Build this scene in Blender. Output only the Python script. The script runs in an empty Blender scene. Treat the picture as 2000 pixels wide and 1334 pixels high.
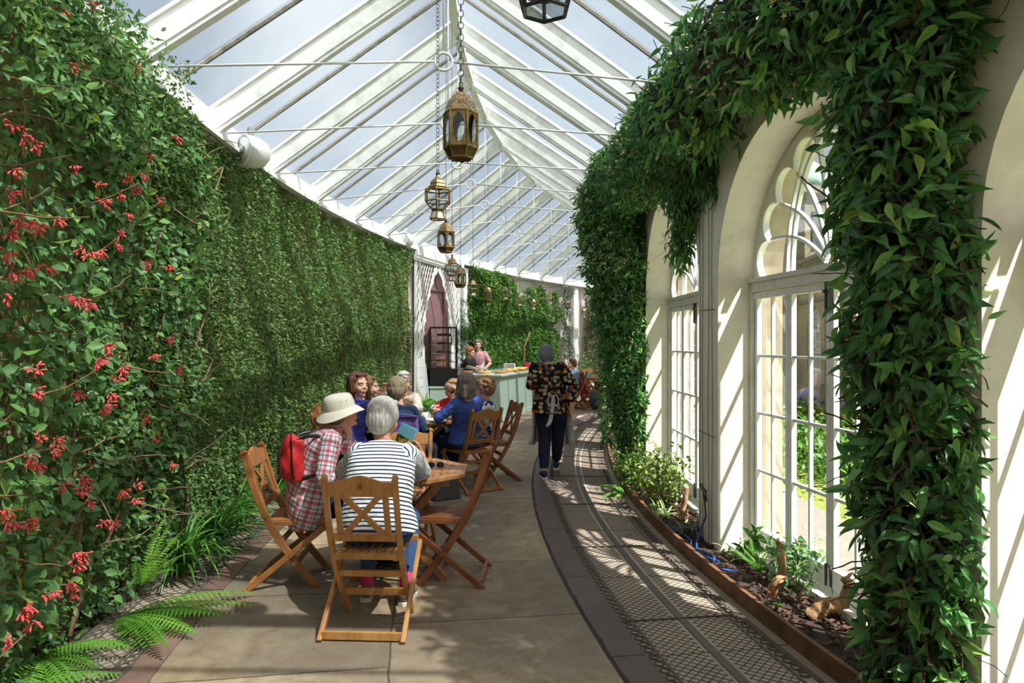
import bpy, math, random
import numpy as np
from mathutils import Vector, Matrix, Euler, noise
random.seed(7)
RS = np.random.RandomState(11)
scene = bpy.context.scene
COL = scene.collection
PI = math.pi
CX, CY = 23.6, 7.2            # centre of the curved building
EYE = 1.65
F = 1333.0

# ---------------------------------------------------------------- camera, sky, sun, exposure
cam_d = bpy.data.cameras.new('camera'); cam_d.sensor_width = 36; cam_d.lens = 24
cam_d.clip_end = 400
cam = bpy.data.objects.new('camera', cam_d); COL.objects.link(cam)
cam.location = (0, 0, EYE); cam.rotation_euler = (PI/2, 0, 0)
scene.camera = cam

world = bpy.data.worlds.new('world'); scene.world = world; world.use_nodes = True
wn = world.node_tree; wn.nodes.clear()
sky = wn.nodes.new('ShaderNodeTexSky'); sky.sky_type = 'NISHITA'; sky.sun_disc = False
sky.sun_elevation = math.radians(57); sky.sun_rotation = math.radians(125.6)
sky.air_density = 1.0; sky.dust_density = 3.0; sky.ozone_density = 1.2
tc = wn.nodes.new('ShaderNodeTexCoord')
cn = wn.nodes.new('ShaderNodeTexNoise'); cn.inputs['Scale'].default_value = 2.2; cn.inputs['Detail'].default_value = 6
cr = wn.nodes.new('ShaderNodeValToRGB'); cr.color_ramp.elements[0].position = .47; cr.color_ramp.elements[1].position = .75
mx = wn.nodes.new('ShaderNodeMixRGB'); mx.inputs['Color2'].default_value = (7.0, 7.4, 8.0, 1)
wb = wn.nodes.new('ShaderNodeBackground'); wb.inputs['Strength'].default_value = 0.080
wo = wn.nodes.new('ShaderNodeOutputWorld')
L = wn.links.new
L(tc.outputs['Generated'], cn.inputs['Vector']); L(cn.outputs['Fac'], cr.inputs['Fac'])
L(cr.outputs['Color'], mx.inputs['Fac']); L(sky.outputs['Color'], mx.inputs['Color1'])
hs_ = wn.nodes.new('ShaderNodeHueSaturation'); hs_.inputs['Saturation'].default_value = .62; L(mx.outputs['Color'], hs_.inputs['Color']); L(hs_.outputs['Color'], wb.inputs['Color']); L(wb.outputs[0], wo.inputs['Surface'])

sun_d = bpy.data.lights.new('sun', 'SUN'); sun_d.energy = 11.5; sun_d.angle = math.radians(0.7)
sun_d.color = (1.0, .965, .935)
sun = bpy.data.objects.new('sun', sun_d); COL.objects.link(sun)
SUN = Vector((.81, -.60, 1.55)).normalized()
sun.rotation_euler = SUN.to_track_quat('Z', 'Y').to_euler()
sun.location = (12, -10, 24)

vs = scene.view_settings
scene.display_settings.display_device = 'sRGB'
vs.view_transform = 'Standard'; vs.look = 'None'; vs.gamma = 1; vs.use_curve_mapping = False
vs.exposure = 0.95

# ---------------------------------------------------------------- helpers
def at(px, py, Y):
    return Vector(((px-1000)/F*Y, Y, EYE-(py-667)/F*Y))
def pol(R, th, z=0.0):
    return Vector((CX-R*math.cos(th), CY+R*math.sin(th), z))
def tag(o, label=None, cat=None, group=None, kind=None):
    if label: o['label'] = label
    if cat: o['category'] = cat
    if group: o['group'] = group
    if kind: o['kind'] = kind
    return o
def empty(name, loc=(0,0,0), rz=0, label=None, cat=None, group=None, kind=None):
    o = bpy.data.objects.new(name, None); COL.objects.link(o)
    o.location = loc; o.rotation_euler = (0, 0, rz); o.empty_display_size = .1
    return tag(o, label, cat, group, kind)
def link(name, me, mat, parent=None, smooth=False):
    o = bpy.data.objects.new(name, me); COL.objects.link(o)
    if mat is not None:
        for m in (mat if isinstance(mat, (list, tuple)) else [mat]): me.materials.append(m)
    if parent is not None: o.parent = parent
    if smooth: me.polygons.foreach_set('use_smooth', [True]*len(me.polygons))
    return o
def copy_tree(o, parent=None):
    c = o.copy(); COL.objects.link(c); c.parent = parent
    for ch in list(o.children): copy_tree(ch, c)
    return c

class MB:
    """collects shapes into one mesh"""
    def __init__(s): s.v = []; s.f = []; s.mi = []
    def add(s, vs, fs, m=0):
        n = len(s.v); s.v += [tuple(v) for v in vs]
        s.f += [tuple(i+n for i in f) for f in fs]; s.mi += [m]*len(fs); return s
    def box(s, c, size, M=None, m=0):
        c = Vector(c); hx, hy, hz = size[0]/2, size[1]/2, size[2]/2
        vs = [Vector((x, y, z)) for x in (-hx, hx) for y in (-hy, hy) for z in (-hz, hz)]
        if M is not None: vs = [M @ v for v in vs]
        vs = [v+c for v in vs]
        return s.add(vs, [(0,1,3,2),(4,6,7,5),(0,4,5,1),(2,3,7,6),(0,2,6,4),(1,5,7,3)], m)
    def beam(s, p0, p1, w, t, up=(0,0,1), m=0, w1=None, bev=0.0):
        """bar from p0 to p1; w across (perp to up), t along up"""
        p0 = Vector(p0); p1 = Vector(p1); d = (p1-p0); 
        if d.length < 1e-6: return s
        d.normalize(); up = Vector(up)
        x = d.cross(up)
        if x.length < 1e-4: up = Vector((1,0,0)) if abs(d.x) < .9 else Vector((0,1,0)); x = d.cross(up)
        x.normalize(); u = x.cross(d).normalized(); w1 = w if w1 is None else w1
        vs = []
        for p, ww in ((p0, w), (p1, w1)):
            for a, b in ((-1,-1),(1,-1),(1,1),(-1,1)): vs.append(p + x*a*ww/2 + u*b*t/2)
        return s.add(vs, [(0,1,2,3),(7,6,5,4),(0,4,5,1),(1,5,6,2),(2,6,7,3),(3,7,4,0)], m)
    def strip(s, pts, w, t, side, m=0, closed=False):
        """rectangular bar swept along points; side = fixed lateral axis (width w)"""
        side = Vector(side).normalized(); n = len(pts); P = [Vector(p) for p in pts]; vs = []
        for i in range(n):
            a = P[i-1] if (i > 0 or closed) else P[0]; b = P[(i+1) % n] if (i < n-1 or closed) else P[-1]
            d = (b-a).normalized(); u = side.cross(d).normalized()
            for q, r in ((-1,-1),(1,-1),(1,1),(-1,1)): vs.append(P[i]+side*q*w/2+u*r*t/2)
        fs = []
        for i in range(n if closed else n-1):
            a = i*4; b = ((i+1) % n)*4
            for k in range(4): fs.append((a+k, b+k, b+(k+1) % 4, a+(k+1) % 4))
        if not closed: fs += [(3,2,1,0), tuple(range((n-1)*4, n*4))]
        return s.add(vs, fs, m)
    def tube(s, pts, r, n=8, m=0, closed=False, cap=True):
        P = [Vector(p) for p in pts]; N = len(P)
        rs = r if isinstance(r, (list, tuple, np.ndarray)) else [r]*N
        vs = []; ref = Vector((0, 0, 1)); px = None
        for i in range(N):
            a = P[i-1] if (i > 0 or closed) else P[0]; b = P[(i+1) % N] if (i < N-1 or closed) else P[-1]
            d = (b-a); d = d.normalized() if d.length > 1e-9 else Vector((0,0,1))
            if px is None:
                x = d.cross(ref); 
                if x.length < .05: x = d.cross(Vector((1,0,0)))
            else: x = px - d*px.dot(d)
            if x.length < 1e-6: x = d.orthogonal()
            x.normalize(); y = d.cross(x); px = x
            for k in range(n):
                an = 2*PI*k/n; vs.append(P[i]+(x*math.cos(an)+y*math.sin(an))*rs[i])
        fs = []
        for i in range(N if closed else N-1):
            a = i*n; b = ((i+1) % N)*n
            for k in range(n): fs.append((a+k, a+(k+1) % n, b+(k+1) % n, b+k))
        if cap and not closed: fs += [tuple(range(n))[::-1], tuple(range((N-1)*n, N*n))]
        return s.add(vs, fs, m)
    def lathe(s, prof, c=(0,0,0), n=16, m=0, ang0=0, sx=1, sy=1):
        c = Vector(c); vs = []; fs = []; k = len(prof)
        for j in range(n):
            a = 2*PI*j/n+ang0
            for r, z in prof: vs.append(c+Vector((r*math.cos(a)*sx, r*math.sin(a)*sy, z)))
        for j in range(n):
            for i in range(k-1):
                a = j*k+i; b = ((j+1) % n)*k+i
                fs.append((a, b, b+1, a+1))
        for e in (0, k-1):
            if prof[e][0] > 1e-5:
                f = tuple(j*k+e for j in range(n)); fs.append(f if e else f[::-1])
        return s.add(vs, fs, m)
    def ell(s, c, r, M=None, n=12, m=0):
        c = Vector(c); prof = [(math.sin(PI*i/(n-1)), -math.cos(PI*i/(n-1))) for i in range(n)]
        vs = []; fs = []; q = n+4
        for j in range(q):
            a = 2*PI*j/q
            for x, z in prof:
                v = Vector((x*math.cos(a)*r[0], x*math.sin(a)*r[1], z*r[2]))
                if M is not None: v = M @ v
                vs.append(v+c)
        for j in range(q):
            for i in range(n-1):
                a = j*n+i; b = ((j+1) % q)*n+i; fs.append((a, b, b+1, a+1))
        return s.add(vs, fs, m)
    def prism(s, poly, z0, z1, m=0, M=None):
        """poly list of (x,y), extruded z0..z1"""
        n = len(poly); vs = [Vector((x, y, z0)) for x, y in poly]+[Vector((x, y, z1)) for x, y in poly]
        if M is not None: vs = [M @ v for v in vs]
        return s.add(vs, [tuple(range(n))[::-1], tuple(range(n, 2*n))]+[(i, (i+1) % n, (i+1) % n+n, i+n) for i in range(n)], m)
    def torus(s, c, R, r, M=None, n=14, k=6, m=0, sx=1):
        c = Vector(c); pts = [Vector((R*math.cos(2*PI*i/n)*sx, R*math.sin(2*PI*i/n), 0)) for i in range(n)]
        if M is not None: pts = [M @ p for p in pts]
        return s.tube([p+c for p in pts], r, k, m, closed=True)
    def mesh(s, name):
        me = bpy.data.meshes.new(name); me.from_pydata(s.v, [], s.f)
        if any(s.mi): me.polygons.foreach_set('material_index', s.mi)
        me.update(); return me
    def build(s, name, mat, parent=None, smooth=False, bevel=0):
        o = link(name, s.mesh(name), mat, parent, smooth)
        if bevel:
            b = o.modifiers.new('bevel', 'BEVEL'); b.width = bevel; b.segments = 2; b.limit_method = 'ANGLE'; b.angle_limit = .7
        return o

def catmull(pts, n=6):
    P = [Vector(p) for p in pts]; out = []
    for i in range(len(P)-1):
        a = P[max(i-1,0)]; b = P[i]; c = P[i+1]; d = P[min(i+2,len(P)-1)]
        for k in range(n):
            t = k/n
            out.append(.5*((2*b)+(c-a)*t+(2*a-5*b+4*c-d)*t*t+(3*b-a-3*c+d)*t**3))
    out.append(P[-1]); return out

# ---------------------------------------------------------------- materials
class NT:
    def __init__(s, name):
        s.m = bpy.data.materials.new(name); s.m.use_nodes = True; s.t = s.m.node_tree
        s.t.nodes.clear(); s.out = s.n('ShaderNodeOutputMaterial')
    def n(s, typ, **kw):
        nd = s.t.nodes.new(typ)
        for k, v in kw.items():
            if hasattr(nd, k) and not k.startswith('i_'): setattr(nd, k, v)
        return nd
    def l(s, a, b): s.t.links.new(a, b)
    def coord(s, kind='Object', scale=(1,1,1), rot=(0,0,0)):
        c = s.n('ShaderNodeTexCoord'); mp = s.n('ShaderNodeMapping')
        mp.inputs['Scale'].default_value = scale; mp.inputs['Rotation'].default_value = rot
        s.l(c.outputs[kind], mp.inputs['Vector']); return mp.outputs['Vector']
    def noise(s, vec, sc, det=4, rough=.55):
        t = s.n('ShaderNodeTexNoise'); t.inputs['Scale'].default_value = sc
        t.inputs['Detail'].default_value = det; t.inputs['Roughness'].default_value = rough
        if vec is not None: s.l(vec, t.inputs['Vector'])
        return t.outputs['Fac']
    def ramp(s, fac, stops):
        r = s.n('ShaderNodeValToRGB'); e = r.color_ramp.elements
        while len(e) < len(stops): e.new(.5)
        for k, (p, c) in enumerate(stops):
            e[k].position = p; e[k].color = (*c, 1) if len(c) == 3 else c
        s.l(fac, r.inputs['Fac']); return r.outputs['Color']
    def math(s, op, a, b=None, c=None, clamp=False):
        m = s.n('ShaderNodeMath'); m.operation = op; m.use_clamp = clamp
        for i, x in enumerate((a, b, c)):
            if x is None: continue
            if isinstance(x, (int, float)): m.inputs[i].default_value = x
            else: s.l(x, m.inputs[i])
        return m.outputs[0]
    def mix(s, fac, a, b, mode='MIX'):
        m = s.n('ShaderNodeMixRGB'); m.blend_type = mode
        for i, x in enumerate((fac, a, b)):
            if isinstance(x, (int, float)): m.inputs[i].default_value = x
            elif isinstance(x, tuple): m.inputs[i].default_value = (*x, 1)
            else: s.l(x, m.inputs[i])
        return m.outputs[0]
    def bump(s, h, strength=.3, dist=.01):
        b = s.n('ShaderNodeBump'); b.inputs['Strength'].default_value = strength; b.inputs['Distance'].default_value = dist
        s.l(h, b.inputs['Height']); return b.outputs['Normal']
    def bsdf(s, col, rough=.6, metal=0, spec=.5, normal=None, trans=0, **kw):
        b = s.n('ShaderNodeBsdfPrincipled')
        if isinstance(col, tuple): b.inputs['Base Color'].default_value = (*col, 1)
        else: s.l(col, b.inputs['Base Color'])
        if isinstance(rough, (int, float)): b.inputs['Roughness'].default_value = rough
        else: s.l(rough, b.inputs['Roughness'])
        b.inputs['Metallic'].default_value = metal; b.inputs['Specular IOR Level'].default_value = spec
        if normal is not None: s.l(normal, b.inputs['Normal'])
        for k, v in kw.items(): b.inputs[k.replace('_', ' ')].default_value = v
        return b.outputs[0]
    def mixsh(s, fac, a, b):
        m = s.n('ShaderNodeMixShader')
        if isinstance(fac, (int, float)): m.inputs[0].default_value = fac
        else: s.l(fac, m.inputs[0])
        s.l(a, m.inputs[1]); s.l(b, m.inputs[2]); return m.outputs[0]
    def attr(s, name):
        a = s.n('ShaderNodeAttribute'); a.attribute_name = name; return a.outputs['Fac']
    def done(s, sh): s.l(sh, s.out.inputs['Surface']); return s.m

def srgb(r, g, b):
    f = lambda c: ((c/255+.055)/1.055)**2.4 if c/255 > .04045 else c/255/12.92
    return (f(r), f(g), f(b))
def basic(name, col, rough=.6, var=.12, nscale=6, metal=0, bump=.1, bscale=60, spec=.5):
    t = NT(name); v = t.coord()
    f = t.noise(v, nscale)
    c = t.ramp(f, [(.3, tuple(x*(1-var) for x in col)), (.7, tuple(min(1, x*(1+var)) for x in col))])
    nrm = t.bump(t.noise(v, bscale), bump, .004) if bump else None
    return t.done(t.bsdf(c, rough, metal, spec, nrm))
def wood(name, c1, c2, scale=9, rough=.42):
    t = NT(name); v = t.coord('Object', (1, 1, 1))
    n1 = t.noise(v, 2.5, 3); 
    w = t.n('ShaderNodeTexNoise'); w.inputs['Scale'].default_value = scale*4; w.inputs['Detail'].default_value = 5
    mp = t.coord('Object', (1.0, .12, .35)); t.l(mp, w.inputs['Vector'])
    f = t.mix(.55, w.outputs['Fac'], n1)
    c = t.ramp(f, [(.32, c1), (.66, c2)])
    return t.done(t.bsdf(c, rough, 0, .5, t.bump(w.outputs['Fac'], .12, .003)))
def leafmat(name, dark, mid, light, rough=.42, transl=.3, young=None):
    t = NT(name); a = t.attr('rnd'); b = t.attr('mid')
    st = [(0, dark), (.5, mid), (.93, light)]
    if young: st.append((.985, young))
    c = t.ramp(a, st)
    c = t.mix(t.math('MULTIPLY', b, .35), c, tuple(min(1, x*1.9+.02) for x in mid))
    back = t.mix(.5, c, tuple(min(1, x*1.3+.03) for x in mid))
    geo = t.n('ShaderNodeNewGeometry'); cc = t.mix(geo.outputs['Backfacing'], c, back)
    p = t.bsdf(cc, rough, 0, .45)
    tr = t.n('ShaderNodeBsdfTranslucent'); t.l(t.mix(.5, cc, (.35, .6, .06), 'MULTIPLY') if False else cc, tr.inputs['Color'])
    return t.done(t.mixsh(transl, p, tr.outputs[0]))
def glassmat(name, tint, gloss=.07, dirt=None):
    t = NT(name); tr = t.n('ShaderNodeBsdfTransparent'); tr.inputs['Color'].default_value = (*tint, 1)
    g = t.n('ShaderNodeBsdfGlossy'); g.inputs['Roughness'].default_value = .03
    lw = t.n('ShaderNodeLayerWeight'); lw.inputs['Blend'].default_value = .25
    f = t.math('MULTIPLY_ADD', lw.outputs['Fresnel'], .30, gloss*.4, clamp=True)
    sh = t.mixsh(f, tr.outputs[0], g.outputs[0])
    return t.done(sh)

M = {}
M['cream'] = None
def paint(name, base, dirty, amt=.5, rough=.55):
    t = NT(name); v = t.coord()
    n1 = t.noise(v, 1.3, 6); n2 = t.noise(v, 9, 6)
    f = t.math('MULTIPLY', n1, n2)
    c = t.ramp(f, [(.10, dirty), (.26, base), (.6, tuple(min(1, x*1.03) for x in base))])
    c = t.mix(1-amt, c, base)
    return t.done(t.bsdf(c, rough, 0, .4, t.bump(t.noise(v, 30, 6), .12, .004)))
M['cream'] = paint('cream painted plaster', srgb(236, 230, 214), srgb(204, 190, 166), .45)
M['cream_left'] = paint('cream wall with algae', srgb(172, 160, 112), srgb(120, 120, 72), .9)
M['far_wall'] = paint('pale pink white wall', srgb(232, 222, 212), srgb(200, 186, 176), .5)
M['white'] = paint('white painted timber', srgb(240, 240, 238), srgb(180, 178, 170), .55)
M['white_clean'] = basic('white gloss paint', srgb(243, 243, 243), .35, .02)
M['frame_offwhite'] = paint('off white joinery', srgb(226, 224, 212), srgb(178, 172, 158), .5)  # plain off-white colour of the frames and scalloped boards
M['stone'] = paint('honey limestone', srgb(168, 156, 132), srgb(104, 94, 78), .8, .85)
M['stone_dark'] = paint('weathered limestone', srgb(128, 118, 100), srgb(72, 68, 60), .9, .9)
M['slate'] = basic('slate roof', srgb(112, 118, 124), .6, .25, 14)
M['chair_wood'] = wood('oiled acacia', srgb(130, 78, 40), srgb(186, 126, 74))
M['chair_wood_dark'] = wood('darker acacia', srgb(106, 58, 32), srgb(156, 96, 56))
M['chair_light'] = wood('sun bleached acacia', srgb(150, 96, 50), srgb(208, 152, 92))
M['table_wood'] = wood('table acacia', srgb(134, 84, 48), srgb(186, 130, 82))
M['brass'] = basic('aged brass', srgb(150, 124, 84), .45, .35, 30, .8, .3, 120)
M['brass_dark'] = basic('dark brass', srgb(88, 70, 46), .5, .4, 30, .7, .3, 120)
M['steel_white'] = basic('white rod paint', srgb(236, 236, 236), .4, .02)
M['metal_dark'] = basic('dark chain steel', srgb(96, 96, 96), .45, .2, 20, .7)
M['black'] = basic('black plastic', srgb(24, 24, 26), .35, .1)
M['iron'] = basic('dusty cast iron', srgb(104, 90, 80), .7, .2, 10, 0, .2, 80)
M['rust'] = basic('rusty edging board', srgb(112, 76, 52), .75, .35, 8, .1, .4, 60)
M['soil'] = basic('dark bark soil', srgb(58, 42, 34), .95, .5, 40, 0, 1.0, 70)
M['bark'] = basic('brown vine bark', srgb(134, 108, 80), .85, .35, 20, 0, .6, 90)
M['bark_dark'] = basic('dark twig bark', srgb(84, 58, 44), .9, .35, 20, 0, .5, 90)
M['stump'] = basic('cut stump wood', srgb(176, 138, 98), .85, .4, 14, 0, .8, 50)
M['glass'] = glassmat('window glass', (.74, .77, .77), .04)
M['glass_case'] = glassmat('case glass', (.97, .98, .98), .03)
M['lantern_glass'] = glassmat('lantern glass', (.78, .84, .84), .15)
M['sage'] = basic('sage green counter paint', srgb(166, 186, 172), .45, .04)
M['mauve'] = basic('mauve door paint', srgb(140, 104, 104), .5, .05, 3)
M['paper'] = basic('white paper', srgb(240, 238, 230), .6, .03)
M['kraft'] = basic('kraft paper cup', srgb(186, 140, 108), .6, .08)
M['tin'] = basic('speaker white', srgb(226, 226, 224), .4, .02)
M['grey'] = basic('grey plastic', srgb(150, 150, 150), .5, .05)
M['blue_hose'] = basic('blue hose', srgb(42, 84, 150), .4, .1)
M['black_hose'] = basic('black hose', srgb(34, 36, 38), .4, .1)

def roofglass():
    t = NT('ribbed roof glass'); v = t.coord('UV')
    tr = t.n('ShaderNodeBsdfTransparent')
    tl = t.n('ShaderNodeBsdfTranslucent'); gl = t.n('ShaderNodeBsdfGlossy'); gl.inputs['Roughness'].default_value = .25
    nz = t.noise(v, 3.0, 5); sp = t.n('ShaderNodeSeparateXYZ'); t.l(v, sp.inputs[0])
    e = t.math('PINGPONG', sp.outputs['X'], .5)                       # dirt along pane edges
    e2 = t.math('MULTIPLY', t.math('LESS_THAN', e, .05), .45)
    d = t.math('ADD', t.math('MULTIPLY', nz, .28), e2)
    rib = t.math('PINGPONG', t.math('MULTIPLY', sp.outputs['Y'], 42.0), .5)
    rib = t.math('MULTIPLY', rib, .22)
    t.l(t.mix(t.math('ADD', d, rib, clamp=True), (.74, .82, .80), (.36, .42, .40)), tr.inputs['Color'])
    t.l(t.mix(d, (.52, .62, .66), (.30, .31, .28)), tl.inputs['Color'])
    gl.inputs['Color'].default_value = (.7, .75, .78, 1)
    rf = t.n('ShaderNodeBsdfRefraction'); rf.inputs['Roughness'].default_value = .38; rf.inputs['IOR'].default_value = 1.02
    t.l(t.mix(d, (.91, .92, .94), (.45, .46, .46)), rf.inputs['Color'])
    s0 = t.mixsh(.14, rf.outputs[0], tl.outputs[0])
    s1 = t.mixsh(.74, tr.outputs[0], s0)
    return t.done(t.mixsh(.05, s1, gl.outputs[0]))
M['roofglass'] = roofglass()

def flagstone():
    t = NT('worn flagstones'); v = t.coord('UV')
    n1 = t.noise(v, .8, 6); n2 = t.noise(v, 7, 8, .65); n3 = t.noise(v, 40, 4)
    sp = t.n('ShaderNodeSeparateXYZ'); t.l(v, sp.inputs[0])
    wob = t.math('MULTIPLY', t.math('SUBTRACT', n2, .5), .035)
    br = t.n('ShaderNodeTexBrick'); br.offset = .5
    br.inputs['Scale'].default_value = 1; br.inputs['Brick Width'].default_value = 1.05; br.inputs['Row Height'].default_value = 1.15
    br.inputs['Mortar Size'].default_value = .007; br.inputs['Mortar Smooth'].default_value = .3
    cb = t.n('ShaderNodeCombineXYZ'); t.l(t.math('ADD', sp.outputs['X'], wob), cb.inputs[0])
    t.l(t.math('ADD', t.math('ADD', sp.outputs['Y'], -24.51+115.0), wob), cb.inputs[1]); t.l(cb.outputs[0], br.inputs['Vector'])
    br.inputs['Color1'].default_value = (0, 0, 0, 1); br.inputs['Color2'].default_value = (1, 1, 1, 1); br.inputs['Mortar'].default_value = (.5, .5, .5, 1)
    base = t.ramp(n1, [(.32, srgb(128, 116, 102)), (.5, srgb(152, 136, 116)), (.66, srgb(190, 164, 130))])
    base = t.mix(t.ramp(n2, [(.40,(0,0,0)),(.62,(.6,.6,.6))]), base, srgb(126, 104, 84)); lt_ = t.noise(v, 2.2, 7, .7); base = t.mix(t.ramp(lt_, [(.54,(0,0,0)),(.70,(.55,.55,.55))]), base, srgb(196, 174, 142))
    base = t.mix(.22, base, br.outputs['Color'], 'OVERLAY')
    st = t.ramp(n2, [(.62, (0,0,0)), (.74, (1,1,1))])
    base = t.mix(t.math('MULTIPLY', st, .35), base, srgb(116, 72, 44))
    base = t.mix(t.math('MULTIPLY', br.outputs['Fac'], .75), base, srgb(62, 54, 46))
    h = t.math('SUBTRACT', t.math('ADD', t.math('MULTIPLY', n2, .4), t.math('MULTIPLY', n3, .2)), br.outputs['Fac'])
    return t.done(t.bsdf(base, .72, 0, .35, t.bump(h, .35, .012)))
M['flag'] = flagstone()
def stripstone(name, c1, c2):
    t = NT(name); v = t.coord('UV'); n = t.noise(v, 5, 8, .65); n2 = t.noise(v, 1.2, 3)
    c = t.mix(.5, t.ramp(n, [(.35, c1), (.65, c2)]), t.ramp(n2, [(.35, c1), (.7, c2)]))
    sp = t.n('ShaderNodeSeparateXYZ'); t.l(v, sp.inputs[0])
    jn = t.math('LESS_THAN', t.math('PINGPONG', t.math('MULTIPLY', sp.outputs['X'], .8), .5), .006)
    c = t.mix(jn, c, tuple(x*.35 for x in c1))
    return t.done(t.bsdf(c, .6, 0, .4, t.bump(n, .3, .01)))
M['dark_strip'] = stripstone('dark slate kerb', srgb(84, 72, 70), srgb(112, 94, 90))
M['red_strip'] = stripstone('brown sandstone kerb', srgb(108, 80, 72), srgb(146, 116, 104))
M['pave_edge'] = stripstone('grating border slab', srgb(138, 124, 108), srgb(162, 144, 122))
M['pit'] = stripstone('stone bed under the grating', srgb(150, 136, 122), srgb(186, 168, 146))
M['groove'] = basic('shadowy lattice grooves', srgb(96, 84, 74), .85, .2)
M['pit_dark'] = basic('dark void below the grating', srgb(58, 48, 42), .9, .3)

def grass():
    t = NT('lawn'); v = t.coord(); n = t.noise(v, 40, 6); n2 = t.noise(v, .5, 4)
    c = t.mix(.5, t.ramp(n, [(.3, srgb(88, 108, 44)), (.7, srgb(150, 164, 84))]), t.ramp(n2, [(.35, srgb(104, 124, 52)), (.7, srgb(164, 164, 92))]))
    return t.done(t.bsdf(c, .9, 0, .2, t.bump(n, .6, .03)))
M['lawn'] = grass()
M['path'] = basic('gravel path', srgb(138, 130, 118), .9, .12, 20, 0, .4)

M['leaf_small'] = leafmat('small vine leaves', srgb(48, 76, 38), srgb(92, 128, 62), srgb(152, 176, 92), .5, .35, srgb(180, 192, 100))
M['leaf_honey'] = leafmat('honeysuckle leaves', srgb(54, 86, 58), srgb(94, 138, 78), srgb(148, 188, 88), .42, .35, srgb(190, 208, 80))
M['leaf_jas'] = leafmat('glossy jasmine leaves', srgb(38, 76, 42), srgb(78, 130, 68), srgb(142, 188, 92), .3, .35, srgb(176, 200, 84))
M['leaf_far'] = leafmat('bright far climber leaves', srgb(44, 78, 28), srgb(78, 122, 40), srgb(136, 176, 62), .5, .35, srgb(176, 200, 80))
M['leaf_grey'] = leafmat('grey green leaves', srgb(74, 86, 72), srgb(118, 128, 112), srgb(160, 168, 150), .6, .2)
M['leaf_brown'] = leafmat('olive climber leaves', srgb(52, 58, 32), srgb(86, 96, 50), srgb(130, 140, 76), .6, .25)
M['leaf_fern'] = leafmat('fern fronds', srgb(62, 116, 34), srgb(100, 158, 52), srgb(150, 196, 78), .5, .4)
M['leaf_strap'] = leafmat('strap leaves', srgb(40, 84, 30), srgb(72, 128, 44), srgb(120, 170, 72), .28, .3)
M['leaf_stripe'] = leafmat('variegated leaves', srgb(96, 130, 70), srgb(140, 168, 96), srgb(210, 220, 160), .4, .3)
M['leaf_shrub'] = leafmat('shrub leaves', srgb(60, 84, 28), srgb(112, 136, 50), srgb(170, 176, 84), .5, .3)
M['leaf_hosta'] = leafmat('hosta leaves', srgb(96, 150, 60), srgb(130, 182, 84), srgb(170, 210, 120), .4, .4)
M['red_flower'] = basic('coral red trumpet flowers', srgb(222, 92, 88), .5, .3, 40)
M['white_flower'] = basic('cream star flowers', srgb(214, 206, 150), .6, .15, 40)

# ---------------------------------------------------------------- leaves
T_PLAIN = (np.array([[0,0,0],[-.5,.35,.10],[.5,.35,.10],[0,.45,-.02],[-.36,.70,.06],[.36,.70,.06],[0,1,-.10]], float),
           [(0,1,3),(0,3,2),(1,4,3),(3,5,2),(3,4,6),(3,6,5)], [0,0,0,1,0,0,.6])
T_JAS = (np.array([[0,0,0],[-.27,.13,.05],[.27,.13,.05],[-.44,.33,.09],[0,.33,-.02],[.44,.33,.09],[-.36,.60,.06],[0,.60,-.05],[.36,.60,.06],[-.17,.84,-.01],[.17,.84,-.01],[0,1.1,-.17]], float),
           [(0,4,1),(0,2,4),(1,4,3),(2,5,4),(3,4,7),(3,7,6),(4,5,8),(4,8,7),(6,7,9),(7,8,10),(9,7,11),(7,10,11)], [.4,0,0,0,1,0,0,1,0,0,0,.5])
T_LITE = (np.array([[0,0,0],[-.5,.45,.10],[.5,.45,.10],[0,1,-.08]], float), [(0,1,3),(0,3,2)], [.5,0,0,.4])
def leaves(name, pos, outn, size, mat, parent=None, aspect=.45, down=.8, spread=.9, outw=.4, tmpl=T_PLAIN, kind=None, rs=None, bias=None):
    rs = rs or RS; N = len(pos); pos = np.asarray(pos, float); outn = np.asarray(outn, float)
    a = outn*outw + rs.normal(0, spread, (N,3))*.6; a[:,2] -= down
    if bias is not None: a += bias
    a /= np.linalg.norm(a, axis=1, keepdims=True)+1e-9
    n = outn + rs.normal(0, .45, (N,3)); n[:,2] += .35
    n -= a*np.sum(a*n, axis=1, keepdims=True); n /= np.linalg.norm(n, axis=1, keepdims=True)+1e-9
    x = np.cross(a, n); size = np.broadcast_to(size, (N,))
    tv, tf, tm = tmpl; k = len(tv)
    V = pos[:,None,:] + size[:,None,None]*(tv[None,:,0:1]*aspect*x[:,None,:] + tv[None,:,1:2]*a[:,None,:] + tv[None,:,2:3]*n[:,None,:])
    V = V.reshape(-1,3)
    tfa = np.array(tf); Fc = (tfa[None]+(np.arange(N)*k)[:,None,None]).reshape(-1,3)
    me = bpy.data.meshes.new(name)
    me.vertices.add(len(V)); me.vertices.foreach_set('co', V.astype(np.float32).ravel())
    me.loops.add(Fc.size); me.loops.foreach_set('vertex_index', Fc.ravel().astype(np.int32))
    me.polygons.add(len(Fc)); me.polygons.foreach_set('loop_start', (np.arange(len(Fc))*3).astype(np.int32))
    me.update(calc_edges=True)
    r = rs.rand(N)**1.15
    at_ = me.attributes.new('rnd', 'FLOAT', 'POINT'); at_.data.foreach_set('value', np.repeat(r, k).astype(np.float32))
    am = me.attributes.new('mid', 'FLOAT', 'POINT'); am.data.foreach_set('value', np.tile(np.array(tm, np.float32), N))
    o = link(name, me, mat, parent)
    if kind: o['kind'] = kind
    return o
def vnoise(P, sc, seed=0.0):
    return np.array([noise.noise(Vector((p[0]*sc+seed, p[1]*sc-seed, p[2]*sc+seed*.5))) for p in P])
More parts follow.
